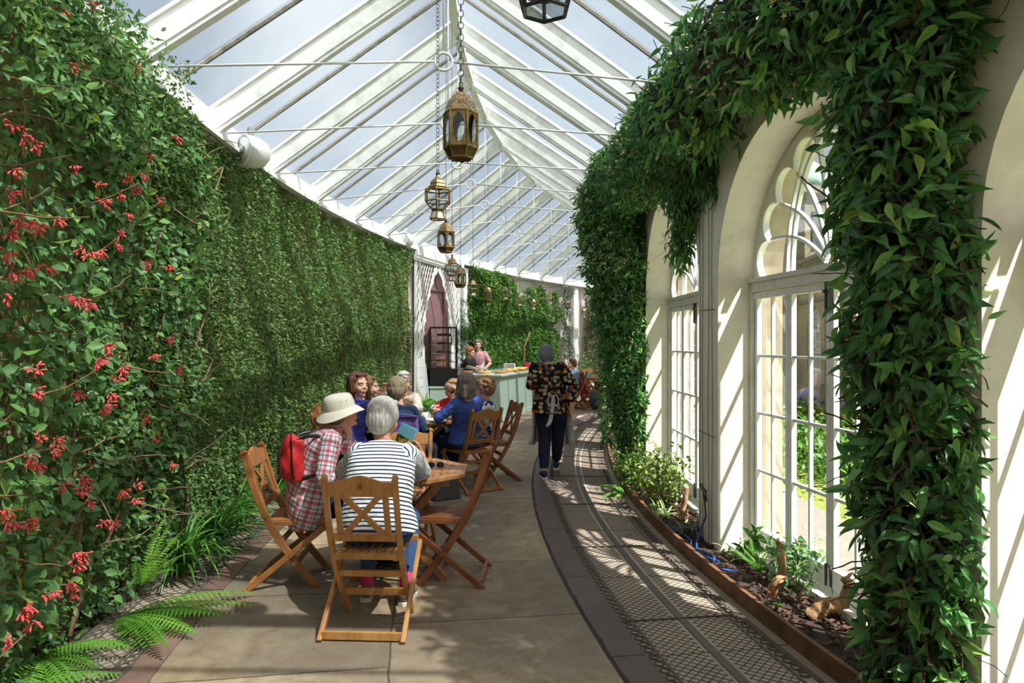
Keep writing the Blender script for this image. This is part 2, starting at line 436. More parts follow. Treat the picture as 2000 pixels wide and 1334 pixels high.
def twig_path(p, d, n=8, step=.1, wob=.5, grav=0, rnd=random):
    p = Vector(p); d = Vector(d).normalized(); out = [p.copy()]
    for i in range(n):
        d = (d + Vector((rnd.uniform(-1,1), rnd.uniform(-1,1), rnd.uniform(-1,1)))*wob*.5 + Vector((0,0,-grav))).normalized()
        p = p + d*step; out.append(p.copy())
    return out
# ================================================================ the building
TH0, TH1 = -.62, .86
def ring(name, R0, R1, z, mat, th0=TH0, th1=TH1, n=120, parent=None, thick=0, kind=None, z1=None):
    V = []; Fs = []; UV = []
    z1 = z if z1 is None else z1
    for i in range(n+1):
        th = th0+(th1-th0)*i/n
        for R, zz in ((R0, z), (R1, z1)): V.append(pol(R, th, zz)); UV.append((th*24, R))
    for i in range(n): a = i*2; Fs.append((a, a+1, a+3, a+2)[::-1] )
    if thick:
        k = len(V)
        for i in range(n+1):
            th = th0+(th1-th0)*i/n
            for R, zz in ((R0, z), (R1, z1)): V.append(pol(R, th, zz-thick)); UV.append((th*24, R))
        for i in range(n):
            a = i*2; Fs.append((a, a+2, a+2+k, a+k)); Fs.append((a+1, a+1+k, a+3+k, a+3)); Fs.append((a+k, a+k+1, a+k+3, a+k+2))
        e = n*2; Fs.append((0, k, k+1, 1)); Fs.append((e, e+1, e+1+k, e+k))
    me = bpy.data.meshes.new(name); me.from_pydata(V, [], Fs); uv = me.uv_layers.new(name='UVMap')
    for lp in me.loops: uv.data[lp.index].uv = UV[lp.vertex_index]
    me.update(); o = link(name, me, mat, parent)
    if kind: o['kind'] = kind
    return o

ring('floor', 23.36, 25.66, 0, M['flag'], thick=.12, kind='structure')
def wavy(name, R0, R1, z, mat, seed, amp, label):
    o = ring(name, R0, R1, z, mat, thick=.06, kind='structure', n=700)
    for v in o.data.vertices:                        # chipped outer edge
        p = v.co; r = math.hypot(p.x-CX, p.y-CY); th = math.atan2(p.y-CY, CX-p.x)
        if abs(r-R1) < .001:
            nr = r+amp*noise.noise(Vector((th*160, seed, 0)))+amp*.8*noise.noise(Vector((th*700, seed, 3)))
            q = pol(nr, th, p.z); v.co = q
    return o
wavy('trim_1', 23.19, 23.36, .003, M['dark_strip'], 3, .012, '')
wavy('trim_2', 25.66, 25.80, .004, M['red_strip'], 9, .012, '')
gap = ring('trim_3', 23.345, 23.385, .0025, M['pit_dark'], kind='structure', n=400)

def grating(name, R0, R1, cell, skew, label, bw, mid=None):
    root = empty(name, pol((R0+R1)/2, 0, 0), 0, label, 'floor grating')
    def P(R, th, z): return pol(R, th, z)-root.location
    th0, th1 = -.2, .62
    b = ring('bed', R0, R1, -.011, M['pit'], parent=root); 
    b.data.transform(Matrix.Translation(-root.location))
    Rm = (R0+R1)/2; fr = MB()
    rails = [(R0+.012, .024), (R1-.012, .024), (R0+.09, .016), (R1-.09, .016)]
    if mid: rails += [(mid, .05)]
    for R, w in rails:
        n = 220; 
        for i in range(n):
            a = th0+(th1-th0)*i/n; c = th0+(th1-th0)*(i+1)/n
            fr.beam(P(R, a, -.014), P(R, c, -.014), w, .018)
    ns = int((th1-th0)*Rm/1.35)
    for i in range(ns+1):
        a = th0+(th1-th0)*i/ns; fr.beam(P(R0, a, -.012), P(R1, a, -.012), .010, .022)
    fr.build('frame', M['pit'], root)
    # scroll borders: little rings
    sc = MB(); stp = .075/Rm; k = 0; a = th0
    for Rb in (R0+.05, R1-.05):
        a = -.17
        while a < .34:
            pts = [P(Rb+.024*math.cos(q), a+.030*math.sin(q)/Rm, -.005) for q in [2*PI*j/7 for j in range(7)]]
            sc.tube(pts, .0055, 4, closed=True); a += stp
    sc.build('scroll_border', M['groove'], root)['kind'] = 'stuff'
    lt = MB(); step = cell/Rm; bands = [(R0+.09, R1-.09)] if not mid else [(R0+.09, mid-.045), (mid+.045, R1-.09)]
    for (a0, a1) in bands:
        sk = (a1-a0)*skew/Rm; t = -.19
        while t < .60:
            for sgn in (-1, 1):
                lt.beam(P(a0, t-sgn*sk/2, -.011), P(a1, t+sgn*sk/2, -.011), bw, .005)
            t += step
    lt.build('lattice', M['groove'], root)
    return root
grating('floor_grating', 22.42, 23.19, .052, .9, 'cast iron lattice grating running beside the planting bed under the windows', .0045, mid=22.80)
grating('floor_grating', 25.80, 26.22, .070, 1.0, 'narrow cast iron grating with ferns spilling on it by the leafy wall', .0055)
ring('trim_4', 22.36, 22.42, .0, M['pave_edge'], thick=.05, kind='structure')
ring('ground', 26.2, 27.2, -.03, M['soil'], thick=.05, kind='structure')['kind'] = 'structure'
bd = ring('planting_bed', 21.80, 22.34, .02, M['soil'], -.6, .84, thick=.08, n=260); tag(bd, 'dark soil bed full of bark chips under the arched windows', 'soil', kind='stuff')
for v in bd.data.vertices: v.co.z += .02*noise.noise(v.co*5)
# bark chips
ch = MB()
for i in range(1500):
    th = random.uniform(-.2, .1); R = random.uniform(21.86, 22.32); s = random.uniform(.006, .02)
    ch.box(pol(R, th, .038), (s*2, s, s*.5), Euler((random.uniform(-.5,.5), random.uniform(-.5,.5), random.uniform(0,6))).to_matrix())
tag(ch.build('bark_chips', M['bark_dark']), 'loose brown bark chips scattered over the soil bed', 'bark', kind='stuff')
ed = MB(); n = 260
for i in range(n):
    a = -.61+1.46*i/n; c = -.61+1.46*(i+1)/n
    ed.beam(pol(22.355, a, .05), pol(22.355, c, .05), .028, .11)
tag(ed.build('edging_board', M['rust']), 'rusty brown edging board holding back the soil under the windows', 'edging')

# ---- left wall
def cyl_wall(name, R, z0, z1, th0, th1, mat, n=60, inward=1, kind='structure', th=.25):
    V = []; Fs = []
    for i in range(n+1):
        a = th0+(th1-th0)*i/n
        V += [pol(R, a, z0), pol(R, a, z1), pol(R+th, a, z1), pol(R+th, a, z0)]
    for i in range(n):
        a = i*4; b = a+4
        for k in range(4): Fs.append((a+k, a+(k+1) % 4, b+(k+1) % 4, b+k))
    Fs += [(3,2,1,0), (n*4, n*4+1, n*4+2, n*4+3)]
    me = bpy.data.meshes.new(name); me.from_pydata(V, [], Fs); me.update(); o = link(name, me, mat)
    if kind: o['kind'] = kind
    return o
cyl_wall('wall_left', 26.46, -.05, 3.45, TH0, .245, M['cream_left'])
cyl_wall('wall_back', 26.46, -.05, 3.45, .245, TH1, M['far_wall'])
cyl_wall('trim_5', 26.24, 3.48, 3.66, TH0, TH1, M['white'], 120, th=.47)
cyl_wall('trim_6', 26.20, 3.45, 3.49, TH0, TH1, M['white'], 120, th=.5)
# end walls
for k, thE in ((1, TH0), (2, TH1)):
    w = MB(); a = pol(21.5, thE, 0); b = pol(26.7, thE, 0)
    w.beam(a+Vector((0,0,1.7)), b+Vector((0,0,1.7)), .15, 3.6)
    w.build('wall_front' if k == 1 else 'wall_end', M['far_wall'])['kind'] = 'structure'

# ---- roof
RID_R, RID_Z = 24.20, 5.12
EL_R, ER_R, EV_Z = 26.30, 22.06, 3.62
RAF0, RAFD = -.099, .0564
ceil = empty('ceiling', (0,0,0)); ceil['kind'] = 'structure'
rb = MB()
n = 120
for i in range(n):
    a = TH0+(TH1-TH0)*i/n; c = TH0+(TH1-TH0)*(i+1)/n
    rb.beam(pol(RID_R, a, RID_Z+.0), pol(RID_R, c, RID_Z+.0), .05, .24)
    rb.beam(pol(RID_R, a, RID_Z-.11), pol(RID_R, c, RID_Z-.11), .09, .03)
rb.build('ridge_beam', M['white'], ceil)
raf = [RAF0+RAFD*k for k in range(-9, 18)]
def rafter(th, Re, side):
    m = MB(); a = pol(Re, th, EV_Z); b = pol(RID_R, th, RID_Z); d = (b-a).normalized()
    tang = Vector((math.sin(th), math.cos(th), 0)); up = tang.cross(d) if side > 0 else d.cross(tang)
    if up.z < 0: up = -up
    m.strip([a-d*.12-up*.02, b-up*.02], .10, .17, tang)
    m.strip([a-d*.1+up*.06, b+up*.06], .15, .025, tang)
    m.strip([a-d*.1-up*.10, b-up*.10], .075, .07, tang)
    return m.build('rafter', M['white'], ceil)
for th in raf:
    if th > TH1 or th < TH0: continue
    rafter(th, EL_R, 1); rafter(th, ER_R, -1)
def roofpane(tha, thb, Re, nm='glass_pane'):
    off = .075
    V = [pol(Re, tha, EV_Z+off), pol(Re, thb, EV_Z+off), pol(RID_R, thb, RID_Z+off), pol(RID_R, tha, RID_Z+off)]
    me = bpy.data.meshes.new(nm); me.from_pydata(V, [], [(0,1,2,3)]); uv = me.uv_layers.new(name='UVMap')
    for i, c in enumerate(((0,0),(1,0),(1,3),(0,3))): uv.data[i].uv = c
    return link(nm, me, M['roofglass'], ceil)
M['bar_grey'] = paint('dirty glazing bar', srgb(140, 138, 128), srgb(70, 66, 54), .9)
for i in range(len(raf)-1):
    mid = (raf[i]+raf[i+1])/2
    for Re in (EL_R, ER_R):
        ext = Re+(.25 if Re > 25 else -.25)
        roofpane(raf[i]+.0018, mid-.0006, Re); roofpane(mid+.0006, raf[i+1]-.0018, Re)
        g = MB(); a = pol(Re, mid, EV_Z+.06); b = pol(RID_R, mid, RID_Z+.06)
        g.strip([a, b], .026, .032, (math.sin(mid), math.cos(mid), 0)); g.build('glazing_bar', M['bar_grey'], ceil)

# ---- tie rods with hangers and rings
def tie_rod(th, label):
    c = pol(24.2, th, 0); root = empty('tie_rod', (c.x, c.y, 3.50), 0, label, 'tie rod', 'white tie rods crossing under the roof')
    P = lambda R, z: pol(R, th, z)-root.location
    r = .0085; zc = 3.70 if th > .03 else 3.62
    m = MB(); m.tube([P(26.30, 3.50), P(24.265, zc)], r, 6); m.tube([P(24.135, zc), P(22.1, 3.50)], r, 6)
    m.build('rod', M['steel_white'], root, True)
    m = MB(); tang = Vector((math.sin(th), math.cos(th), 0)); rad = (P(26, 0)-P(24, 0)).normalized()
    pts = [P(24.2, zc)+rad*.062*math.cos(q)+Vector((0,0,.062*math.sin(q))) for q in [2*PI*k/20 for k in range(20)]]
    m.tube(pts, .0105, 6, closed=True); m.build('ring', M['steel_white'], root, True)
    m = MB(); m.tube([P(24.2, zc+.062), P(24.2, RID_Z-.12)], .007, 6); m.build('hanger', M['steel_white'], root, True)
ORD = ['nearest the camera, cut by the top edge', 'second', 'third', 'fourth', 'fifth', 'sixth', 'seventh', 'eighth', 'ninth', 'tenth', 'eleventh', 'twelfth', 'thirteenth', 'fourteenth', 'fifteenth', 'sixteenth']
k = 0
for th in raf:
    if -.17 < th < .72:
        tie_rod(th, 'white tie rod with centre ring under the glass roof, ' + ('nearest, cut by the top edge' if k == 0 else ORD[k]+' counted from the camera')); k += 1

# ---- right wall, arched bays
BAY = .1128; PIER0 = -.0762; RW = 22.08; HALF = 1.03; SPR = 2.12; TOP = 3.60
def arch_z(u): return SPR+math.sqrt(max(0, HALF*HALF-u*u))
def bay_wall(name, thc, Ra, Rb, mat):
    us = [-BAY*RW/2] + [-HALF*math.cos(PI*i/28) for i in range(29)] + [BAY*RW/2]
    P = lambda u, z, R: pol(R, thc+u/RW, z)
    V = []; Fs = []
    def quad(*p):
        k = len(V); V.extend(p); Fs.append(tuple(range(k, k+4)))
    for i in range(len(us)-1):
        a, b = us[i], us[i+1]; pier = i == 0 or i == len(us)-2
        za = -.05 if pier else arch_z(a); zb = -.05 if pier else arch_z(b)
        for R in (Ra, Rb): quad(P(a,za,R), P(b,zb,R), P(b,TOP,R), P(a,TOP,R))
        if not pier: quad(P(a,za,Ra), P(b,zb,Ra), P(b,zb,Rb), P(a,za,Rb))
    for u in (-HALF, HALF): quad(P(u,-.05,Ra), P(u,SPR,Ra), P(u,SPR,Rb), P(u,-.05,Rb))
    quad(P(us[0],TOP,Ra), P(us[-1],TOP,Ra), P(us[-1],TOP,Rb), P(us[0],TOP,Rb))
    me = bpy.data.meshes.new(name); me.from_pydata(V, [], Fs); me.update()
    o = link(name, me, mat); o['kind'] = 'structure'; return o
def window(idx, thc, detail=True):
    o = empty('window_%d' % idx, pol(21.76, thc, 0)); o['kind'] = 'structure'
    tang = Vector((math.sin(thc), math.cos(thc), 0)); rad = Vector((-math.cos(thc), math.sin(thc), 0))
    def P(u, z, d=0): return tang*u + rad*d + Vector((0,0,z))
    W = HALF
    fr = MB()
    fr.box(P(0, SPR-.04), (.09, 2*W, .10), Matrix.Rotation(-thc, 3, 'Z'))   # transom
    fr.box(P(0, SPR-.0, .05), (.03, 2*W, .03), Matrix.Rotation(-thc, 3, 'Z'))
    fr.box(P(0, .03, .03), (.22, 2*W, .09), Matrix.Rotation(-thc, 3, 'Z'))
    for u in (-W+.02, W-.02): fr.box(P(u, SPR/2), (.09, .05, SPR), Matrix.Rotation(-thc, 3, 'Z'))
    fr.build('frame', M['frame_offwhite'], o)
    R3 = Matrix.Rotation(-thc, 3, 'Z'); lw = (2*W-.09)/4
    for k in range(4):
        u0 = -W+.045+lw*k; leaf = MB(); zt = SPR-.10; zb = .09
        for u in (u0+.022, u0+lw-.022): leaf.box(P(u, (zt+zb)/2), (.038, .038, zt-zb), R3)
        leaf.box(P(u0+lw/2, zt-.02), (.05, lw, .045), R3); leaf.box(P(u0+lw/2, zb+.06), (.05, lw, .13), R3)
        leaf.box(P(u0+lw/2, (zt+zb)/2+.06), (.024, .020, zt-zb-.16), R3)
        for j in range(1, 4):
            z = .22+(zt-.04-.22)*j/4; leaf.box(P(u0+lw/2, z), (.024, lw-.06, .020), R3)
        lf = leaf.build('door_leaf', M['white'] , o)
        g = MB(); g.add([P(u0+.03, .2), P(u0+lw-.03, .2), P(u0+lw-.03, zt-.03), P(u0+.03, zt-.03)], [(0,1,2,3)])
        g.build('glass_pane', M['glass'], lf)
        if k in (1, 2) and detail:
            b = MB(); uu = u0+lw-.025 if k == 1 else u0+.025
            b.box(P(uu, SPR-.19, .03), (.014, .014, .20), R3); b.box(P(uu, SPR-.15, .04), (.02, .022, .02), R3); b.box(P(uu, .17, .03), (.014, .014, .14), R3)
            b.build('bolt', M['metal_dark'], lf)
    # fanlight: scalloped board, curved bars
    nsc = 9; N = nsc*10; inner = []; outer = []
    for i in range(N+1):
        a = PI*i/N; s = abs(math.sin(nsc*a)); r = .84+.115*s**.6
        inner.append((r*math.cos(a), SPR+.0+r*math.sin(a))); outer.append((W*math.cos(a), SPR+W*math.sin(a)))
    sp = MB(); d0, d1 = -.02, .02; V = []
    for (iu, iz), (ou, oz) in zip(inner, outer):
        V += [P(iu,iz,d1), P(ou,oz,d1), P(iu,iz,d0), P(ou,oz,d0)]
    Fs = []
    for i in range(N):
        a = i*4; b = a+4; Fs += [(a,b,b+1,a+1), (a+2,a+3,b+3,b+2), (a,a+2,b+2,b)]
    sp.add(V, Fs)
    sp.build('scalloped_surround', M['frame_offwhite'], o)
    tr = MB(); tr.strip([P(x, z, .0) for x, z in inner], .05, .014, rad)
    for k in range(1, nsc):
        a = PI*k/nsc; c = math.cos(a); s = math.sin(a)
        pts = []
        for q in range(9):
            t = q/8; r = .07+.73*t; bend = (.16*math.sin(PI*t))*(c)
            pts.append(P(r*c - bend*s*.6, SPR+.02+r*s*.98 + abs(bend)*.5, 0))
        tr.strip(pts, .030, .020, rad)
    for sg in (-1, 1):      # intersecting curved ribs
        pts = [P(sg*(.47-.50*(1-math.cos(PI/2*t))*.95), SPR+.02+.86*math.sin(PI/2*t), 0) for t in [q/12 for q in range(13)]]
        tr.strip(pts, .030, .026, rad)
        pts = [P(sg*(.53-.53*(1-math.cos(PI/2*t))*.95), SPR+.02+.92*math.sin(PI/2*t), 0) for t in [q/12 for q in range(13)]]
        tr.strip(pts, .030, .016, rad)
    tr.build('tracery', M['white_clean'], o)
    g = MB(); pts = [P(.93*math.cos(PI*i/24), SPR+.02+.93*math.sin(PI*i/24)) for i in range(25)]
    g.add(pts, [tuple(range(25))]); g.build('glass_pane', M['glass'], o)
    return o
wi = 1
for k in range(-4, 8):
    thc = PIER0+BAY*(k+.5)
    bay_wall('wall_right' if k == -1 else 'wall_right_%d' % (k+10), thc, RW, 21.79, M['cream'])
    bay_wall('wall_exterior' if k == -1 else 'wall_exterior_%d' % (k+10), thc, 21.72, 21.56, M['stone'])
    window(wi, thc, k in (-1, 0)); wi += 1
# solid end sections of the right wall
for (a, b, nm) in ((TH0, PIER0+BAY*-4, 'wall_right_4'), (PIER0+BAY*8, TH1, 'wall_right_18')):
    cyl_wall(nm, 21.5, -.05, TOP, a, b, M['cream'], 12, th=.58)
cyl_wall('trim_7', 21.75, 3.58, 3.72, TH0, TH1, M['white'], 120, th=.36)
# parapet outside
cyl_wall('trim_8', 21.50, 3.45, 3.60, TH0, TH1, M['stone'], 120, th=.12)

# wires on the pier faces (training wires) with black cable
wr = MB()
for dth in (-.0055, -.002, .004, .0068):
    pts = [pol(RW+.012, PIER0+dth+.0004*math.sin(z*3+dth*900), z) for z in [0.05+.25*i for i in range(14)]]
    wr.tube(pts, .0025, 4)
for z in (.9, 1.9, 2.9): wr.tube([pol(RW+.014, PIER0-.0085, z), pol(RW+.014, PIER0+.0085, z+.01)], .003, 4)
tag(wr.build('training_wires', M['rust']), 'rusty training wires fixed to the bare pier between the two windows', 'wire')
cb = MB(); b0 = at(1389, 1000, 5.38)
pts = catmull([pol(22.12, -.079, .25), pol(22.13, -.0782, .42), pol(22.16, -.0785, .50), pol(22.17, -.0815, .52), pol(22.16, -.0835, .46), pol(22.14, -.082, .40), pol(22.13, -.0795, .38), pol(22.12, -.0795, .47)])
cb.tube(pts, .006, 6)
cb.tube(catmull([pol(22.12, -.079, .25), pol(22.15, -.078, .15), pol(22.22, -.082, .05), pol(22.27, -.092, .045), pol(22.2, -.1, .045)]), .008, 6, 1)
cb.tube(catmull([pol(22.27, -.06, .05), pol(22.22, -.075, .05), pol(22.28, -.085, .05), pol(22.2, -.095, .05), pol(22.28, -.105, .045), pol(22.15, -.11, .04)]), .008, 6, 1)
tag(cb.build('hose', [M['black_hose'], M['blue_hose']]), 'blue and black hose looping down the bare pier into the soil', 'hose')
h = MB(); c = pol(22.05, -.178, .1)
for k in range(5):
    rr = .12+.02*k; h.tube([c+Vector((rr*math.cos(q)*.7, rr*math.sin(q), .03*k*math.sin(q)+.04*math.cos(q*1.0)+ .03*k*.3)) for q in [2*PI*i/20 for i in range(20)]], .008, 6, closed=True)
tag(h.build('hose_coil', M['black_hose']), 'coil of black hose lying on the soil at the foot of the big glossy climber', 'hose')

# ---- outside
lw = MB(); lw.add([(1.5,-30,-.12),(70,-30,-.12),(70,70,-.12),(1.5,70,-.12)], [(0,1,2,3)])
V = []; Fs = []; nn = 60
gx = [1.6+40*i/nn for i in range(nn+1)]; gy = [-20+60*i/nn for i in range(nn+1)]
def gz(x, y):
    r = math.hypot(x-CX, y-CY); b = 0
    return -.10+.10*math.exp(-((r-16.5)/1.5)**2) - (.0 if r > 19 else .05)
for x in gx:
    for y in gy:
        r = math.hypot(x-CX, y-CY); V.append((x, y, gz(x, y) if r < 21.5 else -.12))
for i in range(nn):
    for j in range(nn): a = i*(nn+1)+j; Fs.append((a, a+nn+1, a+nn+2, a+1))
me = bpy.data.meshes.new('lawn'); me.from_pydata(V, [], Fs); me.update()
tag(link('lawn', me, M['lawn'], None, True), 'mown green lawn outside the arched windows', 'lawn', kind='stuff')
g2 = MB(); g2.add([(-60,-60,-.4),(90,-60,-.4),(90,120,-.4),(-60,120,-.4)], [(0,1,2,3)]); g2.build('ground', M['lawn'])['kind'] = 'structure'
pa = ring('garden_path', 20.5, 21.5, -.03, M['path'], thick=.05, n=100); tag(pa, 'pale gravel path along the outside of the windows', 'path')

def facade(name, label, c, rz, nb, bw, H, par):
    root = empty(name, c, rz, label, 'building')
    wl = MB(); Hs = 2.0; hw = .62; ns = 12
    for k in range(nb):
        x0 = k*bw; us = [0]+[bw/2-hw*math.cos(PI*i/ns) for i in range(ns+1)]+[bw]
        for i in range(len(us)-1):
            pier = i in (0, len(us)-2); a, b = us[i], us[i+1]
            zf = lambda u: Hs+math.sqrt(max(0, hw*hw-(u-bw/2)**2))
            za, zb = (0, 0) if pier else (zf(a), zf(b))
            q = [(x0+a,0,za),(x0+b,0,zb),(x0+b,0,H),(x0+a,0,H)]
            wl.add(q, [(0,1,2,3)])
            wl.add([(x,.3,z) for x,y,z in q], [(3,2,1,0)])
            if not pier: wl.add([(x0+a,0,za),(x0+b,0,zb),(x0+b,.3,zb),(x0+a,.3,za)], [(3,2,1,0)])
        for xx in (x0+bw/2-hw, x0+bw/2+hw): wl.add([(xx,0,0),(xx,0,Hs),(xx,.3,Hs),(xx,.3,0)], [(0,1,2,3)])
    wl.box((nb*bw/2, -.04, .15), (nb*bw, .1, .5))
    wl.build('wall', M['stone'], root)
    tm = MB()
    tm.box((nb*bw/2, -.08, H+.06), (nb*bw, .3, .12)); tm.box((nb*bw/2, -.03, H-.45), (nb*bw, .12, .08))
    for k in range(nb+1):
        tm.box((k*bw, -.10, H/2), (.34, .24, H)); tm.box((k*bw, -.12, H-.2), (.42, .32, .14)); tm.box((k*bw, -.13, .3), (.44, .34, .6))
        for j in range(4): tm.box((k*bw, -.23, .9+j*.48), (.16, .03, .3))
    tm.build('pilaster_trim', M['stone_dark'], root)
    if par:
        bl = MB(); bl.box((nb*bw/2, 0, H+.72), (nb*bw, .2, .1))
        for i in range(int(nb*bw/.22)): bl.lathe([(.05,0),(.07,.12),(.03,.28),(.05,.42),(.06,.52)], (.11+i*.22, 0, H+.14), 6)
        bl.build('balustrade', M['stone_dark'], root)
    for k in range(nb):
        x = k*bw+bw/2; w = MB()
        for xx in (-hw+.03, -hw/3, hw/3, hw-.03, -hw*.66, hw*.66, 0): w.box((x+xx, .14, 1.0), (.06 if abs(xx) in (hw-.03, hw/3) else .03, .06, 2.0))
        for z in (.15, .9, 1.35, 1.95): w.box((x, .14, z), (2*hw, .06, .30 if z < .2 else (.1 if z > 1.9 else .04)))
        for j in range(1, 8):
            a = PI*j/8; w.beam((x, .14, 2.0), (x+hw*math.cos(a), .14, 2.0+hw*math.sin(a)), .03, .04, (0,1,0))
        w.torus((x, .14, 2.0), hw*.62, .02, Matrix.Rotation(PI/2, 3, 'X'), 24, 5); w.torus((x, .14, 2.0), hw*.95, .03, Matrix.Rotation(PI/2, 3, 'X'), 24, 5)
        f = w.build('window_frame', M['white_clean'], root)
        g = MB(); g.box((x, .2, 1.3), (2*hw, .01, 2.6)); g.build('pane', M['dark_pane'], f)
    return root
M['dark_pane'] = basic('dark reflecting pane', (.06, .075, .085), .15, .3, 2)
facade('building', 'low stone wing with white arched windows and balustrade across the lawn', (9.6, 27.9, 0), -1.721, 4, 3.8, 3.2, True)
bh = empty('building', (12.5, 30.0, 0), 0, 'tall honey stone house with slate roof rising behind the low wing', 'building')
m = MB(); m.box((6.5, 5, 3.5), (17, 9, 7)); m.build('wall', M['stone'], bh)
m = MB(); m.box((6.5, 5, 7.1), (17.8, 9.8, .3)); m.box((6.5, 5, 5.0), (17.3, 9.3, .25)); m.build('cornice', M['stone_dark'], bh)
m = MB(); m.add([(-2.6,0,7.25),(15.6,0,7.25),(15.6,10,7.25),(-2.6,10,7.25),(1.5,5,9.2),(11.5,5,9.2)], [(0,1,5,4),(1,2,5),(2,3,4,5),(3,0,4)]); m.build('roof', M['slate'], bh)
for i in range(6):
    m = MB(); x = -.5+i*2.8
    m.box((x, .45, 5.9), (1.2, .12, 1.4)); m.box((x, .4, 6.65), (1.5, .2, .12)); fwin = m.build('window_frame', M['white_clean'], bh)
    m = MB()
    for sx in (-.28, .28):
        for sz in (-.33, .33): m.box((x+sx, .38, 5.9+sz), (.46, .03, .56))
    m.build('pane', M['dark_pane'], fwin)
tw = empty('tower', (10.6, 24.5, 0), .3, 'small square stone tower with dark louvres seen through the fanlight', 'tower')
m = MB(); m.box((0,0,3.4), (1.5,1.5,6.8)); m.box((0,0,4.4), (1.75,1.75,.2)); m.box((0,0,6.9), (1.9,1.9,.25)); m.build('wall', M['stone_dark'], tw)
m = MB(); m.lathe([(1.0,7.0),(.8,7.5),(.4,7.95),(.08,8.2),(.05,8.7),(0,8.8)], n=16); m.build('dome', basic('verdigris copper', srgb(132, 170, 156), .6, .15), tw, True)
m = MB(); m.box((-.3,-.77,5.5), (.35,.06,1.3)); m.box((.3,-.77,5.5), (.35,.06,1.3)); m.build('louvre', M['dark_pane'], tw)
# near lean-to with slate roof and a finial, low outside
sh = empty('outbuilding', (3.0, 28.6, 0), -.1, 'low slate-roofed lean-to in front of the stone wing', 'outbuilding')
m = MB(); m.box((9, 0, 1.0), (3.2, 1.6, 2.0)); m.build('wall', M['stone_dark'], sh)
m = MB(); m.add([(7.2,-1,2.0),(10.8,-1,2.0),(10.8,1,2.9),(7.2,1,2.9),(7.2,1,2.0),(10.8,1,2.0)], [(0,1,2,3),(0,3,4),(1,5,2),(3,2,5,4),(0,4,5,1)]); m.build('roof', M['slate'], sh)
# groundcover hedge bank on the lawn
def hedge(label, cx, cy, n, rx, ry, seed):
    rs = np.random.RandomState(seed); P = np.column_stack([rs.normal(0, rx, n), rs.normal(0, ry, n), np.abs(rs.normal(.12, .16, n))-.08])
    root = empty('hedge', (cx, cy, 0), 0, label, 'hedge')
    leaves('foliage', P, np.tile([0,0,1.0], (n,1)), rs.uniform(.06,.12,n), M['leaf_far'], root, .7, -.2, 1, tmpl=T_LITE, rs=rs)
hedge('low green groundcover bank on the lawn outside the nearest arched window', 4.6, 9.6, 6000, .7, 1.0, 3)
hedge('second low green groundcover bank farther along the lawn', 5.6, 14.6, 4000, .6, .8, 4)
# ================================================================ plants
def setattr_mesh(me, rnd, mid=0.0):
    n = len(me.vertices)
    a = me.attributes.new('rnd', 'FLOAT', 'POINT'); a.data.foreach_set('value', np.broadcast_to(np.asarray(rnd, np.float32), (n,)).copy())
    a = me.attributes.new('mid', 'FLOAT', 'POINT'); a.data.foreach_set('value', np.broadcast_to(np.asarray(mid, np.float32), (n,)).copy())
def P3(R, th, z): return np.column_stack([CX-R*np.cos(th), CY+R*np.sin(th), z])
def rad_in(th): return np.column_stack([np.cos(th), -np.sin(th), np.zeros_like(th)])      # toward the room from the back wall
def wall_leaves(root, name, mat, n, th0, th1, z0, z1, thick, size, seed, R=26.42, aspect=.5, tmpl=T_LITE, mask=None, edge=.12, bump=.5, **kw):
    rs = np.random.RandomState(seed)
    th = rs.uniform(th0, th1, n); z = rs.uniform(z0, z1, n)
    S = np.column_stack([th*R, z, np.zeros(n)]); nz = vnoise(S, bump*2.2, seed*.37); nz2 = vnoise(S, 3.2, seed*.71)
    keep = np.ones(n, bool)
    if mask is not None: keep &= (nz2*.7+nz*.6 + rs.uniform(-.25,.25,n)) > mask
    e = vnoise(np.column_stack([th*R, np.zeros(n), np.zeros(n)]), 2.5, seed)*edge
    keep &= (z < z1-edge+e)
    e2 = vnoise(np.column_stack([z*1.3, z*0, z*0]), 2.0, seed+5)*edge*1.5/R
    keep &= (th < th1-edge/R+e2) & (th > th0)
    t = thick*(.55+.45*nz+.22*nz2)*(rs.uniform(0,1,n)**.35)
    t = t[keep]; th = th[keep]; z = z[keep]
    P = P3(R-.02-t, th, z)
    sz = rs.uniform(size*.6, size*1.25, len(P))
    o = leaves(name, P, rad_in(th), sz, mat, root, aspect, tmpl=tmpl, rs=rs, **kw)
    o.data.transform(Matrix.Translation(-root.location)); return o
def wall_stems(root, n, th0, th1, z0, z1, R, rr, seed, wob=.25, mat='bark', diag=.3, name='stems', step=.14):
    rnd = random.Random(seed); m = MB()
    for i in range(n):
        th = rnd.uniform(th0, th1); z = rnd.uniform(z0, z0+(z1-z0)*.5); r = rnd.uniform(rr*.4, rr)
        s = 0; slope = rnd.uniform(-diag, diag); pts = []; Rr = R-rnd.uniform(0, .12)
        L_ = rnd.uniform(.8, 2.6)
        while s < L_ and z < z1:
            pts.append(pol(Rr, th, z)-root.location); z += step*.9; s += step
            slope += rnd.uniform(-wob, wob); slope *= .9; th += slope*step/R; Rr += rnd.uniform(-.02,.02); Rr = min(R, Rr)
        if len(pts) > 2: m.tube(pts, list(np.linspace(r, r*.5, len(pts))), 5)
    return m.build(name, M[mat], root, True)

